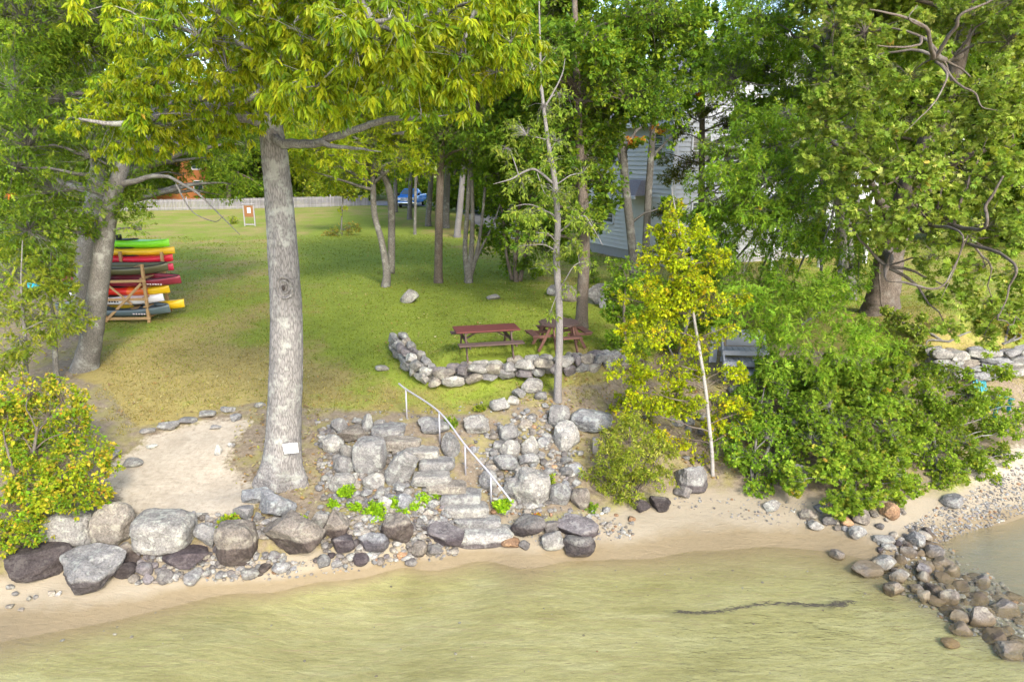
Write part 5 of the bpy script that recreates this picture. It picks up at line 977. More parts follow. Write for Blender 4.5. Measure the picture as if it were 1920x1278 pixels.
# ---------------------------------------------------------------- small plants, fallen leaves, grass
def weed(i, x, y, r, pal, lab):
    p = P(x, y); q = np.random.default_rng(800 + i); m = mpp(p); rr = r * m
    c = blob(p + A(0, 0, rr * .45), (rr * .8, rr * .6, rr * .5), 7, rr * .5, 820 + i, low=-.2); V, F, C, _, _ = foliage(q, c, 2.6, 7, .055, 'oval', pal, droop=.05, gap=.1, flat=.6)
    tag(MB().add(V, F, C).build('weed_tuft', LEAF, origin=p, smooth=False), lab, 'plant')
for i, w_ in enumerate([(650,935,20,'weed','bright green weed tuft below the pale stone of the step rockery'),(625,952,12,'weed','small weed tuft left in the weedy strip'),(665,955,13,'weed','weed tuft in the middle of the weedy strip'),(700,965,24,'weed','widest bright green weed patch above the shore rubble'),
   (735,950,16,'weed','weed tuft left of the bluish angular stone'),(778,952,14,'weed','tall weed tuft right of the bluish angular stone'),(797,938,13,'weed','weed tuft against the left side of the lower steps'),(940,955,20,'weed','bright fern-like tuft at the foot of the handrail'),(752,962,12,'weed','weed tuft under the bluish angular stone'),
   (432,990,22,'autumn','yellow weed sprawling on the two-tone block'),(230,998,16,'autumn','yellow weed growing on the rounded beige boulder'),(560,985,14,'weed','green tuft above the biggest domed boulder'),(818,935,9,'weed','tiny weed tuft between the lower steps'),(185,1028,14,'weed','green tuft in a crack left of the squarish pale block'),
   (1030,905,14,'shore','greenish tuft between the big smooth pale boulder and the rounded grey one'),(1110,955,12,'bright_green','small green plant at the left foot of the round bush'),(1010,970,9,'red','tiny orange-red plant on the light stones of the beach'),(845,800,14,'shore','grass tuft behind the handrail'),(900,770,12,'yellowgreen','grass tuft in front of the fieldstone wall')]):
    weed(i, *w_)
def grass():
    r = np.random.default_rng(11); Vs = []; Cs = []
    n = 210000; v = r.random(n); Yd = 13 / (1 - v * (1 - 13 / 48.)); q = (r.random(n) - .5) * 1.62 * Yd; x, y = q, Yd; 
    dirt = np.maximum(pdist(x, y, SANDP), np.maximum(pdist(x, y, DIRTP) * .8 - .1, pdist(x, y, SHADEP) * .8)); keep = (dirt + (fbm(np.stack([x, y, 0 * x], 1) * 1.6, 3) - .5) * 2.2) < -.15
    hz = TER(x, y); keep &= hz > .75; x, y, z = x[keep], y[keep], hz[keep]; n = len(x)
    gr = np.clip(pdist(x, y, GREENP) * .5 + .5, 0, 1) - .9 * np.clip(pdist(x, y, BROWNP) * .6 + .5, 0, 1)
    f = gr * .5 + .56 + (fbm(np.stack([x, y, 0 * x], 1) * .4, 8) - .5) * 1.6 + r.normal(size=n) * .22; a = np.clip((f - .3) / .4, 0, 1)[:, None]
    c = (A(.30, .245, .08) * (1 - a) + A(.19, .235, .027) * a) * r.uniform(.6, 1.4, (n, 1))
    h = r.uniform(.03, .075, n) * (.7 + .015 * y); an = r.uniform(0, 6.28, n); w = .006 + .0006 * y; p = np.stack([x, y, z - .01], 1); d = np.stack([np.cos(an), np.sin(an), 0 * an], 1)
    l = unit(r.normal(size=(n, 3)) * [1, 1, 0] * .6 + A(0, 0, 1))
    V = np.stack([p - d * w[:, None], p + d * w[:, None], p + l * h[:, None]], 1).reshape(-1, 3)
    tag(MB().add(V, np.arange(3 * n).reshape(-1, 3), np.repeat(c, 3, 0)).build('grass', LEAF, smooth=False), 'short mown grass, green in the shade and straw coloured in the open', 'grass', kind='stuff')
grass()
def fallen():
    r = np.random.default_rng(12); pts = []
    for poly, n in (([(560,480),(760,430),(1000,530),(1130,650),(1000,640),(700,660)], 1400), ([(60,700),(480,640),(740,700),(740,780),(480,760),(250,800)], 700), ([(930,700),(1230,640),(1240,860),(1080,900),(1000,760)], 1400), ([(440,760),(600,770),(620,940),(480,980),(430,880)], 500), ([(1240,640),(1480,640),(1500,900),(1250,900)], 1000), ([(-60,560),(130,520),(150,700),(60,760),(-60,760)], 500)):
        pl = np.array(poly, float); q = np.stack([r.uniform(pl[:, 0].min(), pl[:, 0].max(), n), r.uniform(pl[:, 1].min(), pl[:, 1].max(), n)], 1); pts.append(q[inpoly(q[:, 0], q[:, 1], pl)])
    q = np.vstack(pts); p = PG(q[:, 0], q[:, 1]); n = len(p); a = r.uniform(0, 6.28, n); d = np.stack([np.cos(a), np.sin(a), r.uniform(-.1, .3, n)], 1)
    c = np.array([(.42, .36, .16), (.38, .24, .1), (.25, .17, .1), (.45, .42, .25), (.3, .3, .08)])[r.integers(5, size=n)]
    V, F, C = leaves(r, p + A(0, 0, .03), d, .085, 'oval', c, 0, 2.5)
    tag(MB().add(V, F, C).build('fallen_leaves', LEAF, smooth=False), 'scattered fallen leaves on the lawn and bank', 'leaves', kind='stuff')
fallen()
def lakeweed():
    r = np.random.default_rng(14); mb = MB()
    for t in np.concatenate([r.random(200), .88 + .08 * r.random(40)]):
        x = 1270 + 330 * t; y = 1146 - 20 * t + 5 * sin(t * 9) + r.normal() * (1.3 if t < .86 else 3); p = WZ(x, y, .004 + r.random() * .012); a = r.uniform(-.5, .5); L = r.uniform(.03, .12)
        d = A(cos(a), sin(a), 0) * L; addt(mb, tube([p - d, p + A(0, r.normal() * .02, .004), p + d], [.002, .006, .002], 5, cap=False))
    tag(mb.build('drifting_weed', simple('dark_weed', (.045, .04, .03), .8)), 'dark line of drifting weed on the shallow water', 'weed', kind='stuff')
lakeweed()
# ================================================================ MADE THINGS
WOODRED = simple('red_stained_wood', (.105, .03, .026), .65, .35, 5, .35, grain=(1, 12, 12)); WOODDK = simple('dark_weathered_wood', (.085, .055, .047), .75, .35, 5, .4, grain=(1, 12, 12))
WOODBR = simple('brown_stained_wood', (.125, .06, .045), .7, .3, 5, .4, grain=(1, 12, 12)); LUMBER = simple('new_lumber', (.34, .215, .10), .75, .25, 4, .3, grain=(6, 6, 1)); GREYWOOD = simple('grey_board', (.30, .285, .28), .85, .25, 3, .4, grain=(1, 1, 8))
def M1(*boxes):
    m = MB()
    for b_ in boxes: m.add(*b_)
    return m
def picnic_table():
    c = P(912, 662); r = thing('picnic_table', 'long rectangular picnic table with a reddish top on the grass terrace', 'picnic table', c, radians(13)); L = 1.74
    M1(*[box((0, -.3 + i * .15, .70), (L, .14, .04), .005) for i in range(5)]).build('tabletop', WOODRED, r, local=True, smooth=False)
    for y in (-.72, .72): M1(*[box((0, y + d, .45), (L, .135, .04), .005) for d in (-.075, .075)]).build('bench_seat', WOODDK, r, local=True, smooth=False)
    for x in (-.62, .62):
        M1(beam((x, -.28, .66), (x, -.62, -.05), .04, .09), beam((x, .28, .66), (x, .62, -.05), .04, .09), beam((x + .042, -.82, .40), (x + .042, .82, .40), .04, .09), beam((x + .042, -.34, .655), (x + .042, .34, .655), .04, .05)).build('leg_frame', WOODDK, r, local=True, smooth=False)
        M1(beam((x, 0, .40), (x * .3, 0, .66), .07, .035)).build('brace', WOODDK, r, local=True, smooth=False)
picnic_table()
def octagon_table():
    c = P(1047, 648); r = thing('picnic_table', 'dark brown octagonal picnic table with separate benches round it behind the slender trunk', 'picnic table', c, radians(8))
    m = MB(); R_ =   .64; n = 8; a = (np.arange(n) + .5) / n * 2 * pi
    V = np.vstack([np.stack([np.cos(a) * R_, np.sin(a) * R_, 0 * a + z], 1) for z in (.70, .745)]); F = [list(range(n))[::-1], list(range(n, 2 * n))] + [[i, (i + 1) % n, n + (i + 1) % n, n + i] for i in range(n)]
    m.add(V, F)
    for k in range(-4, 5): m.add(*box((0, k * .15, .752), (2 * math.sqrt(max(.02, (R_ * .96) ** 2 - (abs(k) * .15 + .07) ** 2)) , .142, .012), .002))
    m.build('tabletop', WOODDK, r, local=True, smooth=False); r.scale = (.9, .9, .92)
    for k in range(4):
        t = k * pi / 2 + pi / 4 * 0 + radians(8); d = A(cos(t), sin(t), 0); s_ = A(-sin(t), cos(t), 0)
        R3 = np.array([s_, d, A(0, 0, 1)])
        M1(box(d * .84 + A(0, 0, .44), (.85, .24, .045), .006, R=R3)).build('bench_seat', WOODBR, r, local=True, smooth=False)
        M1(beam(d * .35 + s_ * .3 + A(0, 0, .70), d * .76 + s_ * .34 + A(0, 0, -.04), .045, .09), beam(d * .35 - s_ * .3 + A(0, 0, .70), d * .76 - s_ * .34 + A(0, 0, -.04), .045, .09), beam(d * .2 + s_ * .26 + A(0, 0, .40), d * .94 + s_ * .36 + A(0, 0, .40), .045, .085), beam(d * .2 - s_ * .26 + A(0, 0, .40), d * .94 - s_ * .36 + A(0, 0, .40), .045, .085)).build('leg_frame', WOODBR, r, local=True, smooth=False)
octagon_table()

# ---------------------------------------------------------------- kayak rack and boats
def hullmat(name, col, rough=.35): return simple(name, col, rough, .08, 3, .03, .5)
RK = P(240, 604); RA = radians(-4)
def rk(x, y, z): return A(*(rotz(np.array([[x, y, z]]), RA)[0] + RK))
def rack():
    r = thing('kayak_rack', 'wooden kayak rack of upright posts and diagonal braces on the lawn', 'rack', RK, RA)
    for x in (-.76, .76):
        for y, h in ((0, 2.0), (1.25, 2.25)):
            M1(box((x, y, h / 2 - .05), (.09, .09, h + .1), .006)).build('post', LUMBER, r, local=True, smooth=False)
        for z in (.18, .56, .87, 1.18, 1.52): M1(beam((x * .94, -.1, z), (x * .94, 1.42, z + .02), .09, .04)).build('arm', LUMBER, r, local=True, smooth=False)
    for y in (-.068, 1.318):
        for z in (.12, .78, 1.40): M1(beam((-.86, y, z), (.86, y, z + .05), .04, .09)).build('rail', LUMBER, r, local=True, smooth=False)
        M1(beam((-.66, y - .045, .10), (.72, y - .045, 1.36), .04, .085)).build('brace', LUMBER, r, local=True, smooth=False)
        M1(beam((.1, y - .046, 1.40), (.35, y - .046, .80), .04, .07) if y > 0 else beam((-.55, y - .045, 1.38), (.25, y + .045, .62), .03, .07)).build('brace', LUMBER, r, local=True, smooth=False)
rack()
def hull(L, Wd, H, rocker, canoe=False, n=41, m=20, peak=.0):
    """closed kayak hull along X: (V, F); canoe: open shell with thickness"""
    t = np.linspace(-1, 1, n); w = Wd / 2 * np.maximum(1 - np.abs(t) ** 2.3, .0004) ** .8; keel = rocker * np.abs(t) ** 3.2; sh = H + rocker * .9 * np.abs(t) ** 2.6
    rows = []
    if not canoe:
        a = np.linspace(0, 2 * pi, m, endpoint=False)
        for i in range(n):
            cz = keel[i] + (sh[i] - keel[i]) * .58; up_ = (sh[i] - cz) * (1 - .5 * 0) * max(.25, 1 - .2 * abs(t[i])); dn = cz - keel[i]
            y = np.sign(np.cos(a)) * np.abs(np.cos(a)) ** .8 * w[i]; z = cz + np.where(np.sin(a) > 0, np.sin(a) * up_, np.sign(np.sin(a)) * np.abs(np.sin(a)) ** .75 * dn)
            rows.append(np.stack([np.full(m, t[i] * L / 2), y, z], 1))
        V = np.concatenate(rows); i = np.arange(n - 1)[:, None] * m; j = np.arange(m)[None]; k = (j + 1) % m
        return V, [np.stack([i + j, i + m + j, i + m + k, i + k], -1).reshape(-1, 4)]
    a = np.linspace(0, pi, m)
    for i in range(n):
        y = -np.cos(a); y = np.sign(y) * np.abs(y) ** .7 * w[i]; z = sh[i] - np.abs(np.sin(a)) ** .6 * (sh[i] - keel[i]); o = np.stack([np.full(m, t[i] * L / 2), y, z], 1)
        inn = o.copy(); inn[:, 1] *= max(0, 1 - .03 / max(w[i], .03)); inn[:, 2] += np.sin(a) * .025; inn[:, 2] = np.minimum(inn[:, 2], sh[i])
        rows.append(np.concatenate([o, inn[::-1]]))
    V = np.concatenate(rows); m2 = 2 * m; i = np.arange(n - 1)[:, None] * m2; j = np.arange(m2)[None]; k = (j + 1) % m2
    return V, [np.stack([i + j, i + m2 + j, i + m2 + k, i + k], -1).reshape(-1, 4)]
BLACKP = simple('black_plastic', (.02, .02, .022), .5, .1)
def boat(name, label, tip, y, z, L, Wd, H, mt, kind='kayak', rot=0, roll=0, rocker=.10, deck=None, text=None, cockpit=.12):
    """tip = x of its right end in rack metres"""
    p = rk(tip - L / 2, y, z); r = thing(name, label, 'canoe' if kind == 'canoe' else 'kayak', p, RA + radians(rot)); r.rotation_euler[0] = radians(roll)
    V, F = hull(L, Wd, H, rocker, kind == 'canoe'); addt(m := MB(), (V, F)); m.build('hull', mt, r, local=True)
    if kind == 'kayak':
        t = np.linspace(0, 2 * pi, 41); zc = H * .98 + .012
        q = np.stack([np.cos(t) * .42 - cockpit, np.sin(t) * Wd * .31, zc - .0 * t + .015 * np.cos(t)], 1); addt(m := MB(), tube(q, .017, 6, cap=False)); m.build('cockpit_rim', BLACKP, r, local=True)
        Vd = np.vstack([q[:-1] * [1, 1, 0] + A(0, 0, H * .80), [[-cockpit, 0, H * .72]]]); Vt = np.vstack([q[:-1], Vd]); nq = 40
        m = MB(); m.add(np.vstack([q[:-1] - A(0, 0, .004), q[:-1] * [.96, .9, 0] + A(0, 0, H + .004), [[-cockpit, 0, H + .004]]]), [[i, (i + 1) % nq, nq + (i + 1) % nq, nq + i] for i in range(nq)] + [[nq + i, nq + (i + 1) % nq, 2 * nq] for i in range(nq)]); m.build('cockpit', BLACKP, r, local=True)
        V2, F2 = box((-cockpit - .3, 0, H + .07), (.06, Wd * .42, .2), .02); M1((V2, F2)).build('seat_back', BLACKP, r, local=True)
    else:
        t = np.linspace(-.97, .97, 31); 
        for s_ in (-1, 1):
            q = np.stack([t * L / 2, s_ * Wd / 2 * (1 - np.abs(t) ** 2.3) ** .8, H + rocker * .9 * np.abs(t) ** 2.6 + .005], 1); addt(m := MB(), tube(q, .016, 6)); m.build('gunwale', BLACKP, r, local=True)
        for x in (-L * .22, L * .2): M1(box((x, 0, H * .78), (.22, Wd * .86, .025), .005)).build('thwart_seat', simple('cane_seat', (.3, .2, .1), .7), r, local=True)
    if deck is not None:
        for cx, w_, col in deck:
            k = (np.abs(V[:, 0] - cx) < w_); fs = F[0][k[F[0]].all(1)]
            if len(fs): uq, iv = np.unique(fs, return_inverse=True); MB().add(V[uq] * [1, 1.006, 1.006] + A(0, 0, -.001), iv.reshape(fs.shape)).build('colour_panel', col, r, local=True)
    if text:
        for k in range(text[0]): M1(box((text[1] + k * .095, -Wd / 2 - .004, H * .6), (.055 if k % 3 else .07, .012, .055 if k % 2 else .045), 0)).build('marking', text[2], r, local=True)
    return r
YEL = hullmat('yellow_plastic', (.62, .40, .01)); INKK = simple('black_marking', (.03, .03, .04), .6); PALEM = simple('pale_marking', (.6, .5, .5), .6)
boat('canoe', 'slate grey canoe on the lowest level of the kayak rack', 1.42, .28, .22, 4.1, .72, .32, hullmat('slate_plastic', (.085, .115, .13)), 'canoe', 0, 14, text=(5, .95, PALEM))
boat('kayak', 'yellow kayak on the lowest rack level behind the slate grey canoe', 1.55, .85, .26, 3.3, .66, .33, YEL, rot=3)
boat('kayak', 'white kayak with dark lettering on the kayak rack', 1.18, .35, .60, 3.3, .66, .30, hullmat('white_plastic', (.68, .68, .72)), rot=1, roll=12, text=(11, -.75, INKK))
boat('kayak', 'red and orange kayak with a yellow bow on the kayak rack', 1.38, .45, .90, 3.2, .66, .30, hullmat('orange_plastic', (.62, .12, .012)), roll=10, rocker=.07, deck=((1.35, .42, YEL), (-.3, .55, hullmat('red_plastic', (.52, .02, .012)))))
boat('canoe', 'long maroon canoe sticking furthest out of the kayak rack', 1.88, .45, 1.22, 4.4, .72, .30, hullmat('maroon_plastic', (.20, .022, .040)), 'canoe', -2, 12, text=(6, 1.2, PALEM))
boat('canoe', 'olive drab canoe lying on the top level of the kayak rack', 1.28, .6, 1.56, 3.7, .76, .30, hullmat('olive_plastic', (.085, .085, .04)), 'canoe', 3, 8, rocker=.14)
boat('kayak', 'crimson kayak above the olive canoe at the back of the rack', .98, 1.5, 1.52, 3.0, .62, .28, hullmat('crimson_plastic', (.50, .012, .06)), rot=1, rocker=.05)
boat('kayak', 'bright red kayak lying on the crimson one at the back of the rack', 1.05, 1.55, 1.80, 3.1, .62, .28, hullmat('bright_red_plastic', (.50, .008, .03)), rot=-4, rocker=.12)
boat('kayak', 'yellow kayak right below the lime green one', .98, 1.68, 2.06, 3.2, .66, .28, hullmat('amber_plastic', (.58, .36, .012)), rot=2, rocker=.08)
boat('kayak', 'lime green kayak topmost of the pile on the kayak rack', .82, 1.8, 2.32, 3.0, .68, .30, hullmat('lime_plastic', (.17, .55, .012)), rot=-3, rocker=.08)
boat('kayak', 'small turquoise kayak on the ground in the shade behind the young trees', -2.35, .9, .9, 1.6, .5, .25, hullmat('turquoise_plastic', (.01, .36, .50)), rot=20)

# ---------------------------------------------------------------- fence, notice board, pickup
def fence():
    pts = [P(x, y) for x, y in ((150, 400), (250, 396), (480, 391), (600, 388), (692, 385))]; s_ = spline(pts, 400); d = np.concatenate([[0], np.cumsum(np.linalg.norm(np.diff(s_[:, :2], axis=0), axis=1))])
    r = thing('picket_fence', 'long weathered grey picket fence at the far edge of the lawn', 'fence', s_[200]); mt = simple('weathered_picket', (.38, .36, .37), .85, .25, 2, .3)
    mb, rl_ = MB(), MB(); q = np.random.default_rng(4); f = lambda x: A(*[np.interp(x, d, s_[:, k]) for k in range(3)])
    for x in np.arange(0, d[-1], .13):
        p = f(x); h = 1.1 + q.uniform(-.03, .03); mb.add(*box(p + A(0, 0, h / 2), (.10, .022, h), .003), col=q.uniform(.8, 1.15))
    for x in np.arange(0, d[-1] - 2.4, 2.4):
        a, b_ = f(x), f(x + 2.4)
        for z in (.22, .92): rl_.add(*beam(a + A(0, .04, z), b_ + A(0, .04, z), .04, .09))
    mb.build('pickets', simple('weathered_picket_boards', (.24, .23, .235), .85, .25, 2, .3, usetint=True), r, smooth=False); rl_.build('rails', mt, r, smooth=False)
    for x in np.arange(0, d[-1] + .1, 4.8):
        p = f(min(x, d[-1])); M1(box(p + A(0, .09, .62), (.12, .12, 1.35), .01)).build('fence_post', mt, r, smooth=False)
fence()
def board():
    c = P(469, 424); k = 1.0; r = thing('notice_board', 'brown notice board with a white sheet standing on two grey posts in the lawn', 'notice board', c)
    for x in (-.40, .40): M1(box((x, 0, .8), (.09, .09, 1.75), .008)).build('post', GREYWOOD, r, local=True, smooth=False)
    M1(box((0, 0, 1.15), (.70, .05, .86), .005)).build('panel', simple('cork_board', (.22, .10, .04), .8, .2, 20), r, local=True, smooth=False)
    M1(box((0, 0, 1.70), (1.0, .22, .05), .01)).build('cap', GREYWOOD, r, local=True, smooth=False); M1(box((0, 0, .13), (.72, .06, .09), .005)).build('bottom_rail', GREYWOOD, r, local=True, smooth=False)
    M1(box((.02, -.032, 1.22), (.26, .008, .40), .001)).build('notice_sheet', simple('white_sheet', (.78, .78, .76), .6, .03), r, local=True, smooth=False)
board()
def loft(sections):
    """closed skin through (y, half-width pts) cross sections given as equal-length 3D rings"""
    n = len(sections[0]); V = np.concatenate(sections); F = []
    for i in range(len(sections) - 1):
        for j in range(n): k = (j + 1) % n; F.append([i * n + j, i * n + k, (i + 1) * n + k, (i + 1) * n + j])
    F.append(list(range(n))[::-1]); F.append([(len(sections) - 1) * n + j for j in range(n)]); return V, F
def ring(y, w, z0, z1, r=.12, wt=None):
    wt = w if wt is None else wt
    return np.array([(-w + r * .6, y, z0), (w - r * .6, y, z0), (w, y, z0 + r), (w, y, (z0 + z1) / 2), (wt, y, z1 - r), (wt - r, y, z1), (-wt + r, y, z1), (-wt, y, z1 - r), (-w, y, (z0 + z1) / 2), (-w, y, z0 + r)])
def pickup():
    c = P(761, 391); r = thing('pickup_truck', 'bright blue pickup truck facing the camera on the driveway', 'pickup truck', c, radians(-6))
    paint = simple('blue_paint', (.012, .16, .52), .25, .05, 2, .0, .6); chrome = simple('chrome', (.72, .72, .74), .2, .05, 4, 0, .5, .9); glass = simple('windshield_glass', (.05, .09, .11), .08, .05, 2, 0, .8); tyre = simple('tyre_rubber', (.02, .02, .02), .85)
    lamp = simple('headlight_glass', (.75, .78, .8), .15, .03, 2, 0, .8)
    V, F = loft([ring(0, .90, .62, 1.16, .10), ring(.06, .96, .55, 1.24, .12), ring(.9, .99, .5, 1.30, .12), ring(1.35, .99, .5, 1.33, .12), ring(3.3, .99, .5, 1.36, .1), ring(3.32, .99, .5, 1.30, .08), ring(5.5, .98, .55, 1.30, .08), ring(5.6, .95, .6, 1.26, .08)])
    M1((V, F)).build('body', paint, r, local=True)
    V, F = loft([ring(1.25, .93, 1.30, 1.36, .03, .90), ring(1.95, .93, 1.30, 1.92, .10, .76), ring(2.9, .93, 1.30, 1.95, .10, .76), ring(3.35, .93, 1.30, 1.40, .04, .88)])
    M1((V, F)).build('cab', paint, r, local=True)
    Vw = np.array([(-.80, 1.30, 1.40), (.80, 1.30, 1.40), (.68, 1.86, 1.85), (-.68, 1.86, 1.85)]) + A(0, -.03, .02); M1((np.vstack([Vw, Vw + A(0, .03, -.02)]), [[0, 1, 2, 3], [7, 6, 5, 4], [0, 4, 5, 1], [1, 5, 6, 2], [2, 6, 7, 3], [3, 7, 4, 0]])).build('windshield', glass, r, local=True, smooth=False)
    gm = M1(*[box((0, -.015, .78 + k * .095), (1.06, .06, .05), .01) for k in range(4)], box((-.54, -.012, .93), (.05, .07, .40), .01), box((.54, -.012, .93), (.05, .07, .40), .01)); gm.build('grille', chrome, r, local=True)
    M1(box((0, .0, .93), (1.04, .03, .38), .01)).build('grille_back', BLACKP, r, local=True)
    for s_ in (-1, 1):
        M1(box((s_ * .73, -.01, .97), (.30, .1, .26), .04)).build('headlight', lamp, r, local=True); M1(box((s_ * 1.10, 1.35, 1.42), (.22, .12, .26), .04)).build('mirror', BLACKP, r, local=True)
    M1(box((0, -.10, .58), (1.90, .2, .20), .05)).build('bumper', chrome, r, local=True); M1(box((0, -.05, .42), (1.5, .12, .14), .03)).build('air_dam', BLACKP, r, local=True)
    for x in (-.82, .82):
        for y in (1.0, 4.55):
            t = np.linspace(-.13, .13, 7); q = np.stack([x + t, y + 0 * t, .40 + 0 * t], 1); addt(m := MB(), tube(q, [.30, .385, .40, .40, .40, .385, .30], 24)); w = m.build('wheel', tyre, r, local=True)
            q = np.stack([x + np.array([-.14, .14]), np.array([y, y]), np.array([.4, .4])], 1); addt(m := MB(), tube(q, .21, 16)); h = m.build('rim', chrome, w, local=True)
pickup()

# ---------------------------------------------------------------- houses
SIDING = simple('blue_grey_clapboard', (.56, .545, .52), .7, .06, 1.5, .05); TRIM = simple('white_trim', (.55, .55, .56), .6, .04, 3, .03); ROOFM = simple('grey_shingle', (.17, .165, .18), .9, .35, 14, .5); PANE = simple('window_glass', (.035, .05, .06), .08, .1, 2, 0, .8); CONC = simple('concrete', (.33, .32, .31), .9, .15, 5, .3)
WHITES = simple('white_clapboard', (.42, .43, .44), .7, .05, 1.5, .05)
def clap(p, q, z0, z1, nrm, ex=.21, holes=()):
    """lapped boards between plan points p, q from z0 to z1 as one mesh"""
    p, q, nrm = np.asarray(p, float), np.asarray(q, float), np.asarray(nrm, float); mb = MB(); z = z0
    while z < z1 - .01:
        zt = min(z + ex, z1); V = np.array([[*(p + nrm * .055), z], [*(q + nrm * .055), z], [*(q + nrm * .006), zt + .01], [*(p + nrm * .006), zt + .01], [*p, z], [*q, z]]); mb.add(V, [[0, 1, 2, 3], [4, 5, 1, 0]]); z += ex
    return mb
def window(root, c, t, n, w, h, mat=TRIM):
    """framed window on a wall: c centre, t along the wall, n outward"""
    c, t, n = np.asarray(c, float), A(*t, 0), A(*n, 0); R3 = np.array([t, n, A(0, 0, 1)]); f = .09
    o = M1(box(c + n * .05 + A(0, 0, h / 2), (w + f * 2, .08, f), .01, R=R3), box(c + n * .06 - A(0, 0, h / 2), (w + f * 2, .11, f), .01, R=R3), box(c + n * .05 - t * (w / 2 + f / 2), (f, .078, h - f), .01, R=R3), box(c + n * .05 + t * (w / 2 + f / 2), (f, .078, h - f), .01, R=R3), box(c + n * .05, (w, .05, .05), .005, R=R3)).build('window', mat, root, smooth=False)
    M1(box(c + n * .035, (w, .03, h - f), 0, R=R3)).build('pane', PANE, o, origin=np.array(root.location), smooth=False).location = (0, 0, 0)
def house():
    Aa = A(40 * .106, 39.8); C = A(7.37, 32.9); u = unit(C - Aa); f = A(-u[1], u[0]); L = np.linalg.norm(C - Aa); Wf = 10.2; D = Aa + f * Wf; B = C + f * Wf
    zb, ze = 3.55, 9.9; r = thing('blue_grey_house', 'two-storey blue-grey clapboard house with a grey shingle roof behind the trees', 'house', A(*((Aa + B) / 2), 3.0))
    nl = A(-f[0], -f[1]); nf = u
    foot = MB(); 
    for p, q in ((Aa, C), (C, B), (B, D), (D, Aa)): 
        e = unit(q - p); nn = A(e[1], -e[0]); V = np.array([[*(p + nn * 0), 2.2], [*q, 2.2], [*q, zb], [*p, zb]]); foot.add(V, [[0, 1, 2, 3]])
    foot.build('foundation', CONC, r, smooth=False)
    clap(Aa, C, zb, ze, nl).build('wall', SIDING, r, smooth=False)
    mid = (C + B) / 2; zr = ze + Wf / 2 * .78; mb = clap(C, B, zb, ze, nf); k = ze
    while k < zr - .1:
        s_ = (zr - k) / (zr - ze); p, q = mid + (C - mid) * s_, mid + (B - mid) * s_; m2 = clap(p, q, k, min(k + .21, zr), nf)
        mb.add(m2.V[0], np.vstack([m2.F[0]])); k += .21
    mb.build('wall', WHITES, r, smooth=False)
    clap(B, D, zb, ze, -nl).build('wall', SIDING, r, smooth=False); clap(D, Aa, zb, ze, -nf).build('wall', SIDING, r, smooth=False)
    # roof: two slabs with overhang, ridge parallel to the left wall
    rm = MB(); m0 = (Aa + D) / 2
    for sgn, e0, e1 in ((1, Aa, C), (-1, D, B)):
        o = (nl if sgn == 1 else -nl) * .45; a = e0 - u * .4 + o; b_ = e1 + u * .4 + o; c_ = mid + u * .4; d_ = m0 - u * .4; zl = ze - .33
        V = np.array([[*a, zl], [*b_, zl], [*c_, zr + .05], [*d_, zr + .05]]); rm.add(np.vstack([V, V + A(0, 0, .18)]), [[3, 2, 1, 0], [4, 5, 6, 7], [0, 1, 5, 4], [1, 2, 6, 5], [3, 0, 4, 7]])
    ro = rm.build('roof', ROOFM, r, smooth=False)
    fc = M1(beam(A(*(Aa - u * .4 + nl * .47), ze - .30), A(*(C + u * .43 + nl * .47), ze - .30), .05, .22)); 
    for sgn, e1 in ((1, C), (-1, B)):
        o = (nl if sgn == 1 else -nl) * .45; fc.add(*beam(A(*(e1 + u * .44 + o), ze - .28), A(*(mid + u * .44), zr + .08), .05, .26, up=(*u, 0)))
    fc.build('fascia', TRIM, r, smooth=False)
    for p in (C, Aa, B): M1(box(A(*(p + (nl if p is not B else -nl) * .03 + u * .03), (zb + ze) / 2 - .2), (.2, .2, ze - zb - .3), .01)).build('corner_trim', TRIM, r, smooth=False)
    t = u; 
    window(r, A(*(Aa + u * (L - 1.3)), 8.7), t, nl, .8, 1.15); window(r, A(*(Aa + u * 2.4), 8.6), t, nl, .9, 1.3); window(r, A(*(Aa + u * 2.2), 5.4), t, nl, .9, 1.3)
    for s_, z in ((1.4, 8.4), (3.2, 8.4), (5.1, 8.4), (7.4, 8.4), (1.6, 5.4), (6.4, 5.4), (8.6, 5.4)): window(r, A(*(C + f * s_), z), f, nf, .95, 1.4)
    window(r, A(*mid, 11.4), f, nf, 1.1, 1.1)
    # little hipped hood over a side door
    p = Aa + u * (L - 2.6); R3 = np.array([A(*u, 0), A(*nl, 0), A(0, 0, 1)])
    V = np.array([[-1, 0, 0], [1, 0, 0], [1, 1.0, 0], [-1, 1.0, 0], [-.7, 0, .7], [.7, 0, .7], [.5, .3, .7], [-.5, .3, .7]]) @ R3 + A(*p, 6.35); M1((V, [[3, 2, 1, 0], [4, 5, 6, 7], [2, 3, 7, 6], [1, 2, 6, 5], [3, 0, 4, 7]])).build('door_hood', ROOFM, r, smooth=False)
    M1(box(A(*(p + nl * 1.01), 6.27), (2.1, .06, .16), .01, R=R3)).build('hood_fascia', TRIM, r, smooth=False)
    # raised deck with railing along the front
    dk = MB(); R4 = np.array([A(*f, 0), A(*nf, 0), A(0, 0, 1)]); dk.add(*box(A(*(C + f * 6.6 + nf * 1.5), 6.3), (6.4, 2.9, .16), .01, R=R4)); dko = dk.build('deck', TRIM, r, smooth=False)
    ra = MB(); 
    for x in np.arange(3.5, 9.8, .14): ra.add(*box(A(*(C + f * x + nf * 2.9), 6.9), (.05, .05, 1.0), 0, R=R4))
    ra.add(*box(A(*(C + f * 6.6 + nf * 2.9), 7.42), (6.4, .1, .07), .005, R=R4)); ra.build('railing', TRIM, r, smooth=False)
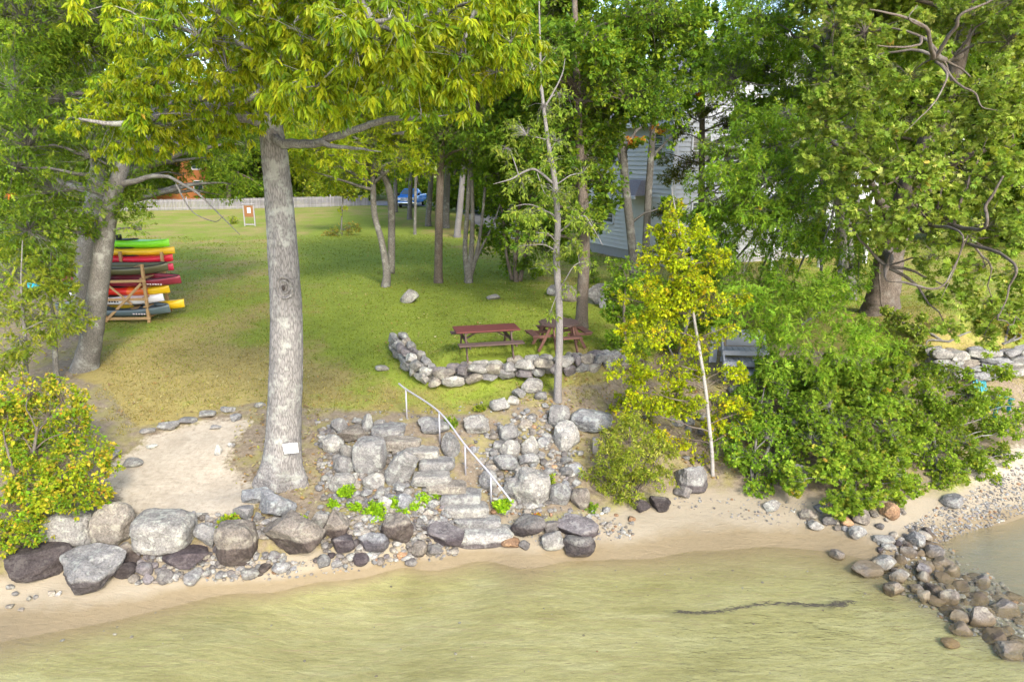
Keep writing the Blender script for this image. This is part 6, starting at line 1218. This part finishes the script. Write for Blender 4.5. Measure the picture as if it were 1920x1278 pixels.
    for x in (3.6, 6.6, 9.6): M1(box(A(*(C + f * x + nf * 2.75), 4.5), (.16, .16, 3.5), .01, R=R4)).build('deck_post', TRIM, r, smooth=False)
house()
def far_house(name, label, cx, py, Y, w, d, h, rh, wall, roof, rz=0, chim=False):
    p0 = W(cx, py, Y); z0 = tz(p0[0], Y); r = thing(name, label, 'house', (p0[0], Y, z0), rz)
    M1(box((0, 0, h / 2), (w, d, h), 0)).build('wall', wall, r, local=True, smooth=False)
    V = np.array([(-w / 2 - .4, -d / 2 - .5, h - .3), (w / 2 + .4, -d / 2 - .5, h - .3), (w / 2 + .4, 0, h + rh), (-w / 2 - .4, 0, h + rh), (-w / 2 - .4, d / 2 + .5, h - .3), (w / 2 + .4, d / 2 + .5, h - .3)])
    M1((np.vstack([V, V + A(0, 0, .2)]), [[0, 1, 2, 3], [3, 2, 5, 4], [7, 6, 9, 8][::-1], [9, 8, 11, 10][::-1] if 0 else [9, 8, 11, 10], [0, 1, 7, 6], [4, 5, 11, 10]])).build('roof', roof, r, local=True, smooth=False)
    V = np.array([(-w / 2, -d / 2, h - .02), (-w / 2, d / 2, h - .02), (-w / 2, 0, h + rh - .1), (w / 2, -d / 2, h - .02), (w / 2, d / 2, h - .02), (w / 2, 0, h + rh - .1)]); M1((V, [[0, 1, 2], [3, 5, 4]])).build('gable', wall, r, local=True, smooth=False)
    for lv in range(int(h // 2.6)):
        for x in np.linspace(-w * .36, w * .36, 4):
            o = M1(*[box(c_, s_, 0) for c_, s_ in (((x, -d / 2 - .02, 2.3 + lv * 2.7), (1.15, .06, .1)), ((x, -d / 2 - .02, .95 + lv * 2.7), (1.15, .08, .1)), ((x - .53, -d / 2 - .02, 1.62 + lv * 2.7), (.09, .06, 1.25)), ((x + .53, -d / 2 - .02, 1.62 + lv * 2.7), (.09, .06, 1.25)))]).build('window', TRIM, r, local=True, smooth=False)
            M1(box((x, -d / 2 - .01, 1.62 + lv * 2.7), (.97, .03, 1.25), 0)).build('pane', PANE, o, local=True, smooth=False)
    if chim: M1(box((w * .2, .4, h + rh + .2), (.7, .7, 1.8), .03)).build('chimney', simple('brick', (.3, .11, .07), .9, .3, 8), r, local=True, smooth=False)
far_house('orange_house', 'orange-brown walled house beyond the fence, glimpsed through the leaves', 375, 380, 92, 13, 9, 5.6, 3, simple('orange_siding', (.33, .125, .04), .75, .12, 2, .1), ROOFM, .08, True)
far_house('grey_roofed_house', 'low house with a pale grey roof beyond the fence right of the big oak trunk', 575, 380, 102, 11, 9, 3.6, 2.6, simple('grey_wall', (.5, .48, .46), .8, .1, 2, .1), simple('pale_shingle', (.36, .34, .35), .9, .2, 6, .3), -.1)

# ---------------------------------------------------------------- grey dock sections on the bank, chair
def dock():
    c = P(1395, 702); r = thing('dock_section', 'grey slatted dock section stored on the stones behind the birch', 'dock', c, radians(-6)); mt = simple('grey_composite', (.24, .255, .30), .6, .12, 3, .1)
    for k, (z, y) in enumerate(((.12, -.25), (.34, .02), (.58, .25))):
        M1(*[box((x, y, z + .05), (.135, .5, .035), .004) for x in np.arange(-.52, .53, .15)], box((0, y - .22, z), (1.2, .05, .12), .005), box((0, y + .22, z), (1.2, .05, .12), .005)).build('tread', mt, r, local=True, smooth=False)
    for x in (-.56, .56): M1(beam((x, -.45, .0), (x, .62, .95), .05, .2)).build('stringer', mt, r, local=True, smooth=False)
    M1(box((-.74, .55, .66), (.2, .05, 1.0), .01), box((.05, .62, .86), (.9, .05, .45), .01)).build('side_panel', mt, r, local=True, smooth=False)
dock()
def chair():
    c = P(1868, 790); r = thing('beach_chair', 'teal slatted chair half hidden behind the cove shrub', 'chair', c + A(.1, .35, 0), radians(25)); mt = simple('teal_plastic', (.03, .22, .26), .5, .1)
    M1(*[box((0, -.2 + k * .1, .36 - k * .03), (.52, .085, .02), .004) for k in range(5)]).build('seat', mt, r, local=True, smooth=False)
    M1(*[beam((-.2 + k * .1, .22, .25), (-.24 + k * .12, .5, 1.0 - abs(k - 2) * .04), .08, .02) for k in range(5)]).build('backrest', mt, r, local=True, smooth=False)
    for s_ in (-1, 1):
        M1(box((s_ * .32, .05, .56), (.12, .72, .025), .005)).build('armrest', mt, r, local=True, smooth=False); M1(box((s_ * .29, -.24, .27), (.03, .1, .55), .004)).build('leg', mt, r, local=True, smooth=False); M1(beam((s_ * .29, .34, .55), (s_ * .29, .45, 0), .03, .1)).build('leg', mt, r, local=True, smooth=False)
chair()
